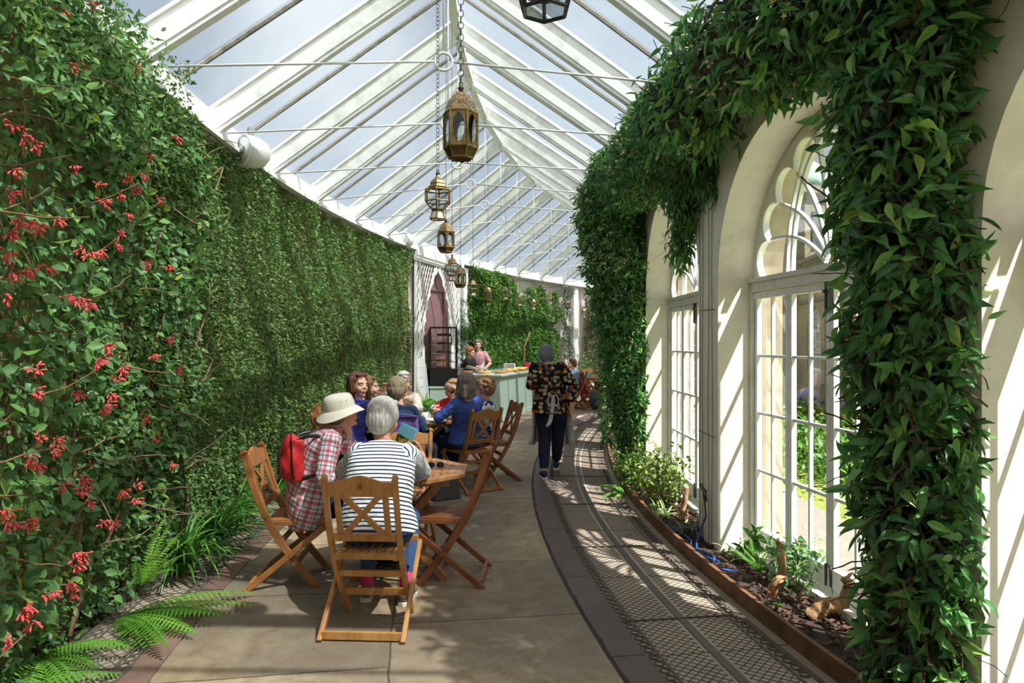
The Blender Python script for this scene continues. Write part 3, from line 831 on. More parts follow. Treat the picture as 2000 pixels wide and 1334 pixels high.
# dense small leaved climber
v = empty('climbing_plant', pol(26.4, .08, 0), 0, 'dense small-leaved green climber carpeting the left wall up to the white eaves', 'climber')
wall_leaves(v, 'foliage', M['leaf_small'], 78000, -.085, .236, .12, 3.56, .26, .050, 21, spread=1.1, down=.25, outw=.6)
wall_leaves(v, 'foliage_near', M['leaf_small'], 16000, -.125, -.02, .25, 3.56, .24, .055, 24, mask=-.15, spread=1.1, down=.25, outw=.6)
wall_stems(v, 90, -.1, .235, .0, 3.3, 26.30, .006, 5, .5, 'bark_dark')
# honeysuckle with red flowers
v = empty('honeysuckle', pol(26.4, -.15, 0), 0, 'flowering honeysuckle with coral red trumpet clusters on the left wall, nearest the camera', 'honeysuckle')
HS = v
wall_leaves(v, 'foliage', M['leaf_honey'], 9500, -.24, -.055, .0, 3.56, .36, .074, 31, tmpl=T_PLAIN, aspect=.62, mask=-.22, down=.45, outw=.5, spread=1)
wall_leaves(v, 'foliage_back', M['leaf_honey'], 5500, -.24, -.045, .0, 3.56, .20, .06, 37, tmpl=T_PLAIN, aspect=.6, mask=-.3, down=.4, outw=.4, spread=1)
wall_leaves(v, 'foliage_fine', M['leaf_small'], 10000, -.24, -.05, .0, 3.56, .26, .045, 33, mask=-.15, down=.3, spread=1.1)
wall_leaves(v, 'foliage_top', M['leaf_honey'], 3600, -.24, -.105, 2.7, 3.80, .34, .06, 39, R=26.22, tmpl=T_PLAIN, aspect=.55, mask=-.5, edge=.10, down=.2, outw=.4, spread=1.1)
wall_leaves(v, 'foliage_top_fine', M['leaf_small'], 3600, -.24, -.08, 2.9, 3.76, .32, .045, 40, R=26.22, mask=-.5, edge=.10, down=.2, spread=1.1)
wall_stems(v, 90, -.24, -.06, .0, 3.3, 26.36, .014, 6, .6, 'bark', .6)
# arching twigs standing proud
rnd = random.Random(3); m = MB()
for i in range(70):
    th = rnd.uniform(-.2, -.06); z = rnd.uniform(.1, 3.2)
    p = twig_path(pol(26.25, th, z), (rnd.uniform(.2,1), rnd.uniform(-1,1), rnd.uniform(-.5,.8)), 7, rnd.uniform(.04,.09), .7, 0, rnd)
    m.tube([q-v.location for q in p], list(np.linspace(.007,.002,len(p))), 4)
m.build('twigs', M['bark'], v, True)['kind'] = 'stuff'
m = MB(); b = at(95, 1150, 3.85)
base = Vector((b.x, b.y, -.02))
def tr(pts, rs_): m.tube([Vector(p)-v.location for p in catmull(pts, 5)], list(np.interp(np.linspace(0,1,(len(pts)-1)*5+1), np.linspace(0,1,len(rs_)), rs_)), 9)
o_ = lambda dx, dy, z: base+Vector((dx, dy, z))
tr([o_(0,0,0), o_(.0,.02,.18), o_(-.03,.0,.36), o_(-.09,.05,.6), o_(-.06,.1,1.0), o_(-.14,.1,1.5), o_(-.05,.1,2.1)], [.085,.075,.055,.035,.03,.024,.016])
tr([o_(0,.0,.25), o_(.10,.03,.42), o_(.13,.05,.62), o_(.05,.03,.78), o_(-.08,0,.86)], [.05,.032,.026,.02,.012])
tr([o_(.13,.05,.62), o_(.18,.1,.8), o_(.16,.1,1.05)], [.02,.014,.008])
tr([o_(-.3,-.1,.3), o_(-.33,-.05,1.1), o_(-.27,0,1.9), o_(-.1,.1,2.6)], [.028,.026,.02,.012])
m.build('trunk', M['bark'], v, True)
FL = [(135,130),(160,135),(45,265),(70,285),(25,245),(285,295),(290,305),(145,325),(190,360),(205,395),(250,345),(265,370),(235,380),(20,380),(35,430),(75,440),(55,435),(20,455),(235,455),(15,495),(60,525),(25,535),(160,485),(175,495),(195,490),(225,480),(285,515),(330,520),(130,580),(155,585),(170,595),(12,575),(100,525),(205,680),(200,700),(190,710),(70,720),(330,660),(300,695),(345,720),(70,765),(215,770),(240,720),(230,740),(150,770),(285,815),(305,855),(60,895),(70,910),(105,880),(75,855),(200,800),(210,790),(165,935),(110,860),(125,945),(160,955),(175,980),(270,945),(265,975),(335,905),(15,1000),(20,1020),(205,1020),(220,1022),(240,960),(155,1080),(165,1085),(145,1085),(150,1105),(140,1155),(135,1140),(105,1155),(95,1160),(50,1185),(45,1195),(62,1215),(15,1250),(265,130),(180,5),(280,340),(345,270),(310,390),(60,1020),(120,20),(30,330),(245,420),(110,430)]
def flower(root, px, py, seed):
    rnd = random.Random(seed); Y = 3.4
    k = (px-1000)/F
    for _ in range(12):      # meet the leafy face at R 26.02
        X = k*Y; R = math.hypot(CX-X, CY-Y); Y += (26.03-R)*.9
    Y = max(Y, 2.9)
    c = at(px, py, Y)-root.location; m = MB()
    for q in range(rnd.randint(9, 14)):
        d = Vector((rnd.uniform(-.3,1.1), rnd.uniform(-1.0,.7), rnd.uniform(-1.2,.35))).normalized(); L_ = rnd.uniform(.022,.044)
        p0 = c+d*.004; p0 = p0+Vector((rnd.uniform(-.012,.012), rnd.uniform(-.012,.012), rnd.uniform(-.012,.012))); m.tube([p0, p0+d*L_*.5, p0+d*L_*.86+Vector((0,0,-.003)), p0+d*L_+Vector((0,0,-.005))], [.002,.0042,.0058,.003], 5)
    return m.build('flower_cluster', M['red_flower'], root, True)
for i, (px, py) in enumerate(FL): flower(v, px, py, i)

# ---- ferns
def frond_mesh(name, mat, root, L_, az, el, droop, w, seed, npin=24):
    rnd = random.Random(seed); V = []; Fs = []
    p = Vector((0,0,0)); d = Vector((math.cos(az)*math.cos(el), math.sin(az)*math.cos(el), math.sin(el)))
    side = Vector((-math.sin(az), math.cos(az), 0)); step = L_/npin; rr = []; sp = []
    for i in range(npin+1):
        t = i/npin; sp.append(p.copy())
        up = side.cross(d)*-1; up = d.cross(side)*-1 if False else side.cross(d).normalized()*-1
        if up.z < 0: up = -up
        if i > 1:
            ln = w*math.sin(PI*min(1, .12+t*.9))**.7*(1.05-t*.55)
            for sg in (-1, 1):
                ax = (side*sg + d*.35 - up*(.15+rnd.uniform(0,.15))).normalized(); wv = d*step*.42
                k = 5; n0 = len(V)
                V.append(p.copy())
                for q in range(1, k+1):
                    u = q/k; c = p+ax*ln*u - up*ln*.12*u*u; ww = wv*(1.05-u)*(1.35 if q % 2 else .85)
                    V.append(c-ww); V.append(c+ww); rr += []
                V.append(p+ax*ln*1.04 - up*ln*.13)
                Fs.append((n0, n0+1, n0+2))
                for q in range(k-1): a = n0+1+q*2; Fs.append((a, a+2, a+3, a+1))
                Fs.append((n0+2*k-1, n0+2*k+1, n0+2*k))
        p = p+d*step; d = (d+Vector((0,0,-droop/npin))).normalized()
    mb = MB(); mb.add(V, Fs); mb.tube(sp, list(np.linspace(.0035,.001,len(sp))), 4)
    me = mb.mesh(name); setattr_mesh(me, rnd.uniform(.35,.9)); return link(name, me, mat, root)
def fern(loc, label, n, L_, w, azr, seed, elr=(.2,.9), droop=1.2, grp=None):
    root = empty('fern', loc, 0, label, 'fern', grp); rnd = random.Random(seed)
    for i in range(n):
        az = azr[0]+(azr[1]-azr[0])*(i+.5)/n+rnd.uniform(-.15,.15)
        frond_mesh('frond', M['leaf_fern'], root, L_*rnd.uniform(.75,1.1), az, rnd.uniform(*elr), droop, w, seed*50+i)
    return root
fern((-2.42,3.50,.03), 'bright green fern arching onto the grating in the bottom left corner', 8, .58, .11, (-1.5, .8), 1, (.1,.6))
fern((-2.30,4.0,.03), 'bright fern with two long fronds reaching over the left grating', 9, .74, .135, (-.9, .7), 2, (.12,.5), .7)
fern((-2.42,4.45,.05), 'upright darker fern against the wall behind the bright ferns', 7, .50, .06, (-1.3, 1.8), 3, (.7,1.3), .8)
fern((-2.30,3.1,.02), 'low fern at the very left edge of the grating', 7, .55, .11, (-1.0, 1.0), 4, (.05,.5))
fern((1.22,7.35,.03), 'pale fern frond spilling over the edging board below the far climber column', 6, .38, .06, (2.0, 4.2), 5, (.2,.6))
fern((1.72,4.72,.05), 'small bright fern among the stumps below the near window', 6, .30, .05, (1.2, 4.6), 6, (.6,1.2), .6)

# ---- strap leaved clumps
def straps(loc, label, n, L_, w, azr, seed, mat='leaf_strap', name='strap_leaf_plant', el=(.7,1.35), droop=2.6, grp=None):
    root = empty(name, loc, 0, label, 'plant', grp); rnd = random.Random(seed); V = []; Fs = []; R_ = []
    for i in range(n):
        az = rnd.uniform(*azr); e = rnd.uniform(*el); Ln = L_*rnd.uniform(.6,1.1); d = Vector((math.cos(az)*math.cos(e), math.sin(az)*math.cos(e), math.sin(e)))
        side = Vector((-math.sin(az), math.cos(az), 0)); p = Vector((rnd.uniform(-.06,.06), rnd.uniform(-.06,.06), 0)); k = 9; n0 = len(V); rv = rnd.random()
        for q in range(k+1):
            t = q/k; ww = w*(1-t**3)*.5*(.6+.4*min(1,t*4)); up = side.cross(d)
            V += [p-side*ww, p+up*ww*.4, p+side*ww]; R_ += [rv]*3
            if q < k: a = n0+q*3; Fs += [(a,a+3,a+4,a+1),(a+1,a+4,a+5,a+2)]
            p = p+d*Ln/k; d = (d+Vector((0,0,-droop*(.5+t)/k))).normalized()
            if p.z < .01-loc[2]+.02: p.z = .01
    mb = MB(); mb.add(V, Fs); me = mb.mesh('blades'); setattr_mesh(me, R_); link('blades', me, M[mat], root); return root
for i, (x, y, n, L_, lab) in enumerate([(-2.36,4.85,60,.62,'arching strap-leaved clump beside the bright ferns, nearest of the three'),(-2.42,5.45,70,.66,'largest arching strap-leaved clump leaning over the left grating'),(-2.48,6.15,60,.6,'strap-leaved clump behind the chair of the woman in the sun hat')]):
    straps((x, y, .02), lab, n, L_, .026, (-1.5, 1.6), 60+i)
straps((-2.42,7.1,.02), 'short strap-leaved tuft farther along the wall behind the table', 40, .4, .02, (-1.5,1.6), 66)
def spider(x, y, lab, n=34, L_=.26, seed=0, mat='leaf_stripe'): straps((x, y, .03), lab, n, L_, .014, (0, 2*PI), 80+seed, mat, 'spider_plant', (.3,1.3), 2.2)
spider(1.36,8.05,'bright green grassy tuft at the foot of the far climber column', 50, .30, 1, 'leaf_strap')
spider(1.40,6.35,'pale striped spider plant in front of the leafy shrub', 36, .26, 2)
spider(1.50,5.75,'low grey-green grassy tuft left of the bare pier', 60, .24, 3, 'leaf_grey')
spider(1.70,5.12,'striped spider plant right of the bare pier, nearest the blue hose', 30, .22, 4)
spider(1.80,4.98,'smaller striped plant in front of the near window', 26, .20, 5)
# upright leafy stems
def bush(loc, label, n, r, h, size, mat, seed, name='shrub', cat='shrub', aspect=.5, stems=7, tmpl=T_PLAIN):
    root = empty(name, loc, 0, label, cat); rs = np.random.RandomState(seed); rnd = random.Random(seed); m = MB(); tips = []
    for i in range(stems):
        az = rnd.uniform(0, 2*PI); p = twig_path((0,0,-.01), (math.cos(az)*.6*r/h, math.sin(az)*.6*r/h, 1), 6, h/6.5, .35, 0, rnd); tips += p[2:]
        m.tube(p, list(np.linspace(.006,.002,len(p))), 4)
    m.build('stems', M['bark'], root, True)
    T = np.array([tuple(t) for t in tips]); P = T[rs.randint(0, len(T), n)]+rs.normal(0, r*.32, (n,3))*[1,1,.8]
    P[:,2] = np.maximum(P[:,2], .03); out = P.copy(); out[:,2] = .3*r; out /= np.linalg.norm(out, axis=1, keepdims=True)+1e-6
    leaves('foliage', P, out, rs.uniform(size*.6, size*1.2, n), mat, root, aspect, down=.15, spread=.8, tmpl=tmpl, rs=rs); return root
bush((1.47,6.75,.03), 'leafy yellow-green shrub with reddish tints below the second window', 900, .30, .50, .055, M['leaf_shrub'], 1, aspect=.6, stems=10)
bush((1.38,7.45,.03), 'darker green shrub at the foot of the far climber column', 700, .26, .40, .05, M['leaf_far'], 2, stems=8)
bush((1.72,5.02,.03), 'upright broad-leaved seedling against the sill of the near window', 40, .06, .26, .10, M['leaf_strap'], 3, name='seedling', cat='plant', stems=2)
bush((1.88,4.62,.03), 'glossy shrublet with rounded leaves beside the upright cut stump', 200, .17, .30, .06, M['leaf_honey'], 4, aspect=.6, stems=6)
bush((1.78,4.25,.03), 'sparse dark-stemmed shrublet between the two stumps', 70, .14, .30, .05, M['leaf_jas'], 5, stems=5)
bush((1.60,4.15,.03), 'tiny green weed sprouting from the soil near the edging board', 16, .04, .05, .03, M['leaf_far'], 6, name='seedling', cat='plant', stems=2)
def stump(name, pts, rs_, label, seed):
    rnd = random.Random(seed); m = MB(); base = Vector(pts[0]); P = catmull(pts, 7); n = len(P)
    R_ = [np.interp(i/(n-1), np.linspace(0,1,len(rs_)), rs_)*(1+.25*noise.noise(Vector((i*.9, seed, 0)))) for i in range(n)]
    m.tube([p-base for p in P], R_, 10)
    for k in range(6):
        q = P[rnd.randint(2, n-1)]-base; m.tube(twig_path(q, (rnd.uniform(-1,1), rnd.uniform(-1,1), rnd.uniform(-.2,1)), 3, .022, .8, 0, rnd), [.014,.010,.008,.004], 6)
    o = m.build(name, M['stump'], None, True); o.location = base
    for vv in o.data.vertices: vv.co += Vector((noise.noise(vv.co*40), noise.noise(vv.co*40+Vector((9,0,0))), noise.noise(vv.co*40+Vector((0,9,0)))))*.008
    return tag(o, label, 'stump')
stump('tree_stump', [(1.80,4.55,.0),(1.80,4.55,.15),(1.79,4.56,.30)], [.035,.028,.024], 'upright pale cut stump rising from the soil under the near window', 1)
stump('tree_stump', [(1.76,4.02,.02),(1.84,4.0,.10),(1.93,3.98,.13),(1.96,3.97,.24),(1.92,3.95,.27)], [.05,.045,.038,.03,.02], 'gnarled leaning stump nearest the camera under the near window', 2)
stump('tree_stump', [(1.66,4.35,.0),(1.68,4.33,.12),(1.74,4.3,.15)], [.04,.035,.02], 'low knobbly stump behind the small fern', 3)
stump('tree_stump', [(1.56,6.2,.0),(1.56,6.2,.14),(1.58,6.18,.34)], [.05,.03,.02], 'brown stump standing under the leafy shrub by the second window', 4)

# ---- climbers on the window side, built as overlapping masses
def blob_points(blobs, n, rs, jitter=.10, cull=None):
    A = np.array([4*PI*((b[1][0]*b[1][1])**1.6+(b[1][0]*b[1][2])**1.6+(b[1][1]*b[1][2])**1.6)**.625/2 for b in blobs]); idx = rs.choice(len(blobs), n, p=A/A.sum())
    C_ = np.array([b[0] for b in blobs]); R_ = np.array([b[1] for b in blobs])      # in (R, s=theta*RW, z)
    u = rs.normal(size=(n,3)); u /= np.linalg.norm(u, axis=1, keepdims=True)
    dep = 1-jitter*rs.rand(n)**2*3+rs.normal(0,.05,n)
    Q = C_[idx]+u*R_[idx]*dep[:,None]
    keep = np.ones(n, bool)
    for j in range(len(blobs)):
        d = (((Q-C_[j])/R_[j])**2).sum(1); keep &= (d > .55) | (idx == j)
    keep &= (Q[:,0] > 22.09) & (Q[:,2] > .03)
    Q = Q[keep]; u = u[keep]
    th = Q[:,1]/RW; P = P3(Q[:,0], th, Q[:,2])
    out = np.column_stack([-u[:,0]*np.cos(th)+u[:,1]*np.sin(th), u[:,0]*np.sin(th)+u[:,1]*np.cos(th), u[:,2]])
    # roof limit
    zr = EV_Z-.10+(RID_Z-EV_Z)*(Q[:,0]-ER_R)/(RID_R-ER_R); k2 = Q[:,2] < zr
    return P[k2], out[k2]
def mass(root, blobs, n, size, mat, seed, aspect=.42, down=1.0, spread=.7, name='foliage', jitter=.12, spray=3):
    rs = np.random.RandomState(seed); P, out = blob_points(blobs, n//spray, rs, jitter)
    P = np.repeat(P, spray, 0)+rs.normal(0, size*.28, (len(P)*spray,3)); out = np.repeat(out, spray, 0)
    P = P-np.array(root.location)
    return leaves(name, P, out, rs.uniform(size*.65, size*1.25, len(P)), mat, root, aspect, down=down, spread=spread, outw=.45, rs=rs, tmpl=T_JAS)
def tangle(root, blobs, n, seed, r=.004, L_=9, mat='bark_dark', name='twigs', shrink=.85):
    rnd = random.Random(seed); m = MB()
    for i in range(n):
        c, rr = rnd.choice(blobs); q = [c[k]+rr[k]*shrink*rnd.uniform(-1,1) for k in range(3)]
        p = pol(max(22.1, q[0]), q[1]/RW, max(.03, q[2]))
        pts = twig_path(p, (rnd.uniform(-1,1), rnd.uniform(-1,1), rnd.uniform(-1,1)), L_, .05, .8, .04, rnd)
        pts = [x for x in pts if math.hypot(CX-x.x, CY-x.y) > 22.09 and x.z > .02]
        if len(pts) > 2: m.tube([x-root.location for x in pts], r*rnd.uniform(.5,1.3), 3, cap=False)
    o = m.build(name, M[mat], root); o['kind'] = 'stuff'; return o
S = lambda th: th*RW
M['leaf_inner'] = leafmat('old leaves with painted inner shade', srgb(36, 44, 26), srgb(58, 70, 36), srgb(104, 84, 54), .6, .2)  # old leaves, with the climber's inner shade put into their dark colour
pier = PIER0-BAY
def flowers_small(root, blobs, n, seed):
    rs = np.random.RandomState(seed); P, out = blob_points(blobs, n, rs, .02); m = MB(); rnd = random.Random(seed)
    for p, o in zip(P, out):
        if noise.noise(Vector(p)*2.0) < -.05: continue
        p = Vector(p)+Vector(o)*.03-root.location
        for k in range(4):
            c = p+Vector((rnd.uniform(-.03,.03), rnd.uniform(-.03,.03), rnd.uniform(-.03,.03)))
            nn = Vector((rnd.uniform(-1,.2), rnd.uniform(-1,.3), rnd.uniform(-.6,.6))).normalized(); x = nn.orthogonal().normalized(); y = nn.cross(x)
            V = [c]; 
            for j in range(10):
                a = 2*PI*j/10; rr = .019 if j % 2 == 0 else .006; V.append(c+(x*math.cos(a)+y*math.sin(a))*rr+nn*.002)
            m.add(V, [(0,1+j,1+(j+1) % 10) for j in range(10)])
    o = m.build('star_flowers', M['white_flower'], root); o['kind'] = 'stuff'; return o
rnd = random.Random(9)
# near column and canopy
bl = []
for i in range(15):
    z = .12+i*.235; f = z/3.4
    bl.append(((22.22+.10*f+rnd.uniform(-.03,.03), S(pier)+rnd.uniform(-.04,.04)-.03+.06*f*f, z), (.16+.09*f, .19+.13*f, .22)))
can = []
for i in range(18):
    th = -.31+i*.0135
    can.append(((22.38+rnd.uniform(-.04,.04), S(th), 3.42+rnd.uniform(-.05,.08)), (.34, .27, .36+.05*rnd.random())))
v = empty('jasmine_climber', pol(22.2, pier, 0), 0, 'big glossy large-leaved climber cloaking the pier nearest the camera and spreading overhead', 'climber')
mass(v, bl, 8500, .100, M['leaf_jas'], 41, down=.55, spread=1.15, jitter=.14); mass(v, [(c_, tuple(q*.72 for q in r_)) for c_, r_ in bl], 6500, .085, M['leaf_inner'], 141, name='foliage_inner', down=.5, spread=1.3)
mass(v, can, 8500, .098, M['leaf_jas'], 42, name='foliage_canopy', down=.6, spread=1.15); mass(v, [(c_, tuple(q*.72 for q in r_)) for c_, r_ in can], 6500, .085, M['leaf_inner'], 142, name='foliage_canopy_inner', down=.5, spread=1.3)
tangle(v, bl, 420, 3, .004, 6, shrink=.55); tangle(v, can, 700, 4, .003, 7, name='twigs_canopy', shrink=.65)
flowers_small(v, can[9:], 60, 8)
m = MB()
for k in range(7):
    s0 = S(pier)+random.uniform(-.14,.14); Rr = 22.12+random.uniform(.0,.1)
    m.tube([pol(Rr+.04*math.sin(z*2+k), (s0+.05*math.sin(z*1.7+k*2))/RW, z)-v.location for z in np.arange(.0, 3.3, .15)], random.uniform(.010,.022), 7)
m.build('trunk', M['bark_dark'], v, True)
# garland between the piers and curtain over the bare pier
gar = []
for i in range(9):
    th = -.080+i*.0135; up = .04*math.sin(i)
    gar.append(((22.34+rnd.uniform(-.03,.05), S(th), 3.40+up), (.32, .26, .34)))
cur = [((22.20, S(-.070), 3.15), (.16,.20,.30)), ((22.18, S(-.062), 2.82), (.12,.15,.26)), ((22.17, S(-.058), 2.5), (.09,.10,.22)), ((22.18, S(-.050), 3.05), (.12,.14,.2)), ((22.16, S(-.083), 2.95), (.08,.08,.2))]
v = empty('jasmine_climber', pol(22.3, -.03, 3.3), 0, 'flowering garland of climber hanging over the second window and the bare pier', 'climber')
mass(v, gar, 14000, .070, M['leaf_jas'], 43, aspect=.44, spread=1.2, down=.5)
mass(v, cur, 2600, .075, M['leaf_jas'], 44, aspect=.36, name='foliage_curtain', jitter=.3)
tangle(v, gar, 350, 5, .003, 6, shrink=.6); tangle(v, cur, 60, 6, .002, 5, name='twigs_curtain', shrink=.5); flowers_small(v, gar, 330, 9)
# far column
bl = []
for z, e in ((.45,.26),(.7,.34),(1.0,.40),(1.3,.46),(1.6,.52),(1.9,.58),(2.2,.64),(2.5,.70),(2.8,.75),(3.1,.80),(3.35,.78),(3.6,.62)):
    bl.append(((RW+e*.42+.0, S(.0366)+rnd.uniform(-.05,.05), z), (e*.56, .34+.06*z/3, .25)))
bl.append(((22.42, S(.015), 3.5), (.34,.3,.3))); bl.append(((22.42, S(.055), 3.4), (.36,.3,.34)))
v = empty('jasmine_climber', pol(22.3, .0366, 0), 0, 'white-flowered climber bulging from the second pier behind the waitress, floor to eaves', 'climber')
mass(v, bl, 28000, .066, M['leaf_jas'], 45, aspect=.46, spread=1.2, down=.5)
tangle(v, bl, 600, 7, .0035, 5, shrink=.6); flowers_small(v, bl[7:], 420, 10)
m = MB()
for k in range(8):
    s0 = S(.034)+random.uniform(-.16,.1); Rr = 22.14+random.uniform(.0,.12)
    m.tube([pol(Rr+.03*math.sin(z*3+k), (s0+.04*math.sin(z*2+k*2))/RW, z)-v.location for z in np.arange(.0, 2.6, .15)], random.uniform(.010,.024), 7)
m.build('trunk', M['bark_dark'], v, True)
# next piers farther on (only glimpsed)
for kk, thp in enumerate((PIER0+2*BAY, PIER0+3*BAY)):
    bl = [((22.25, S(thp), z), (.26,.30,.3)) for z in np.arange(.3, 3.5, .3)]
    v = empty('jasmine_climber', pol(22.3, thp, 0), 0, ('climber on the third pier, mostly hidden by the white-flowered one', 'climber on the fourth pier at the far bend')[kk], 'climber')
    mass(v, bl, 5000, .08, M['leaf_jas'], 50+kk, aspect=.42)

# ---- far back wall climbers
v = empty('climbing_plant', pol(26.4, .40, 0), 0, 'bright green climber filling the far white wall behind the cake counter', 'climber')
wall_leaves(v, 'foliage', M['leaf_far'], 40000, .352, .575, .5, 3.44, .42, .085, 51, mask=-.42, R=26.42, edge=.3, down=.3)
wall_leaves(v, 'foliage_top', M['leaf_far'], 9000, .355, .46, 2.7, 3.5, .5, .085, 52, mask=-.5, edge=.1, down=.2)
wall_stems(v, 30, .35, .56, 0, 3, 26.38, .012, 8, .4, 'bark')
m = MB(); c = pol(25.95, .455, 0)
m.tube([c-v.location, c+Vector((.02,0,.8))-v.location, c+Vector((.04,0,1.5))-v.location, c+Vector((.2,0,1.9))-v.location], [.035,.03,.03,.02], 7)
m.tube([c+Vector((.04,0,1.5))-v.location, c+Vector((-.3,0,1.75))-v.location], [.02,.01], 6); m.build('trunk', M['bark'], v, True)
v = empty('climbing_plant', pol(26.4, .34, 0), 0, 'thin grey-leaved climber left of the bright green one, above the counter staff', 'climber')
wall_leaves(v, 'foliage', M['leaf_grey'], 3600, .330, .372, .7, 2.9, .25, .07, 53, mask=-.15, edge=.25)
wall_leaves(v, 'foliage_green', M['leaf_far'], 2200, .325, .37, .9, 2.2, .3, .075, 54, mask=.0, edge=.2)
v = empty('climbing_plant', pol(26.4, .585, 0), 0, 'narrow grey feathery climber between the green climber and the white pilaster', 'climber')
wall_leaves(v, 'foliage', M['leaf_grey'], 3600, .572, .600, 1.1, 3.5, .3, .07, 55, mask=-.5, edge=.08, R=26.3); wall_stems(v, 8, .576, .596, 0, 3, 26.2, .012, 9, .3)
v = empty('climbing_plant', pol(26.4, .68, 0), 0, 'olive green climber on the wall beyond the white pilaster', 'climber')
wall_leaves(v, 'foliage', M['leaf_brown'], 12000, .635, .74, .6, 3.3, .3, .08, 56, mask=-.45, edge=.2)
bush(tuple(pol(26.1, .625, 0)), 'pale leafy shrub at the foot of the far wall behind the seated woman in grey', 800, .35, 1.3, .08, M['leaf_far'], 7, stems=9, tmpl=T_LITE)
bush(tuple(pol(26.0, .56, 0)), 'leafy border plants under the far climbers behind the distant chairs', 900, .45, .5, .09, M['leaf_shrub'], 8, stems=9, tmpl=T_LITE)
# hosta tub near the low counter
v = empty('hosta', (-1.45, 10.9, .0), 0, 'large-leaved light green hosta behind the busy table', 'plant')
rs = np.random.RandomState(5); n = 46; a = rs.uniform(0, 2*PI, n); r_ = rs.uniform(.05,.22,n); P = np.column_stack([np.cos(a)*r_, np.sin(a)*r_, rs.uniform(.3,.72,n)])
leaves('foliage', P, np.column_stack([np.cos(a), np.sin(a), a*0+.3]), rs.uniform(.16,.26,n), M['leaf_hosta'], v, .75, down=.2, spread=.5, outw=1, rs=rs)
m = MB()
for q in P: m.tube([(0,0,0), (q[0]*.6, q[1]*.6, q[2]*.7), tuple(q)], .004, 4)
m.build('stems', M['leaf_hosta'], v)
# ================================================================ furniture
def chair(label, loc, rz, wood_='chair_wood', grp='folding cafe chairs', nm='folding_chair'):
    r = empty(nm, loc, rz, label, 'chair', grp); W_ = M[wood_]
    hl, hs = .195, .232
    prof = [(-.270,.905),(-.235,.78),(-.185,.62),(-.125,.48),(-.055,.35),(.06,.18),(.205,.0)]
    for s in (-1, 1):
        m = MB(); P = catmull([(s*hl, y, z) for y, z in prof], 4)
        m.strip(P, .026, .046, (1,0,0)); m.tube([(s*hl-.013,-.271,.905),(s*hl+.013,-.271,.905)], .023, 10)
        m.build('long_leg', W_, r, bevel=.004)
        m = MB(); m.strip([(s*hs,.265,.415),(s*hs,-.245,.0)], .024, .040, (1,0,0)); m.build('short_leg', W_, r, bevel=.004)
        b = MB()
        b.tube([(s*.207,-.125,.47),(s*.2115,-.125,.47)], .007, 8); b.tube([(s*.207,.035,.228),(s*(hs+.014),.035,.228)], .006, 8)
        b.build('bolt', M['brass'], r)
    m = MB()                                                            # seat
    for s in (-1,1): m.box((s*.165,.07,.428), (.028,.40,.030))
    m.box((0,-.115,.436), (.365,.034,.034)); m.box((0,.262,.436), (.44,.036,.034))
    for k in range(8): m.box((-.154+.044*k,.075,.448), (.032,.375,.014))
    m.build('seat', W_, r, bevel=.003)
    def bk(z): 
        for a, b_ in zip(prof, prof[1:]):
            if a[1] >= z >= b_[1]: t = (a[1]-z)/(a[1]-b_[1]); return a[0]+(b_[0]-a[0])*t
        return prof[0][0]
    m = MB(); n = 14; V = []; Fs = []                                    # humped top rail
    for i in range(n+1):
        x = -hl+.012+(2*hl-.024)*i/n; t = abs(2*i/n-1); hz = .885+.035*(.5+.5*math.cos(PI*min(1, t*1.25))); lz = .800
        for z in (lz, hz):
            y = bk(z); V += [(x,y-.010,z),(x,y+.012,z)]
    for i in range(n):
        a = i*4; b_ = a+4; Fs += [(a,b_,b_+2,a+2),(a+1,a+3,b_+3,b_+1),(a+2,b_+2,b_+3,a+3),(a,a+1,b_+1,b_)]
    Fs += [(0,2,3,1),(n*4,n*4+1,n*4+3,n*4+2)]; m.add(V, Fs); tr_ = m.build('top_rail', W_, r)
    bd_ = MB(); bd_.box((0, bk(.86)-.013, .858), (.024,.004,.024)); bd_.box((0, bk(.86)-.016, .858), (.014,.004,.014)); bd_.build('badge', M['brass'], tr_)
    m = MB(); m.box((0, bk(.555), .555), (2*hl-.02,.024,.045), Matrix.Rotation(.3,3,'X')); m.build('lower_rail', W_, r, bevel=.003)
    for s in (-1, 1):
        m = MB(); m.strip([(s*.135,bk(.57),.575),(s*.135,bk(.81),.81)], .032, .014, (1,0,0)); m.build('slat', W_, r)
        m = MB(); m.beam((s*.108,bk(.575)+s*.002,.575), (-s*.108,bk(.81)+s*.002,.81), .013, .032, (1,0,0)); m.build('cross_brace', W_, r)
    m = MB(); m.box((0,.075,.168), (2*hl-.02,.020,.040)); m.box((0,-.03,.31), (2*hl-.02,.020,.035)); m.build('stretcher', W_, r)
    m = MB(); m.box((0,-.222,.030), (2*hs-.02,.022,.040)); m.build('foot_rail', W_, r)
    return r
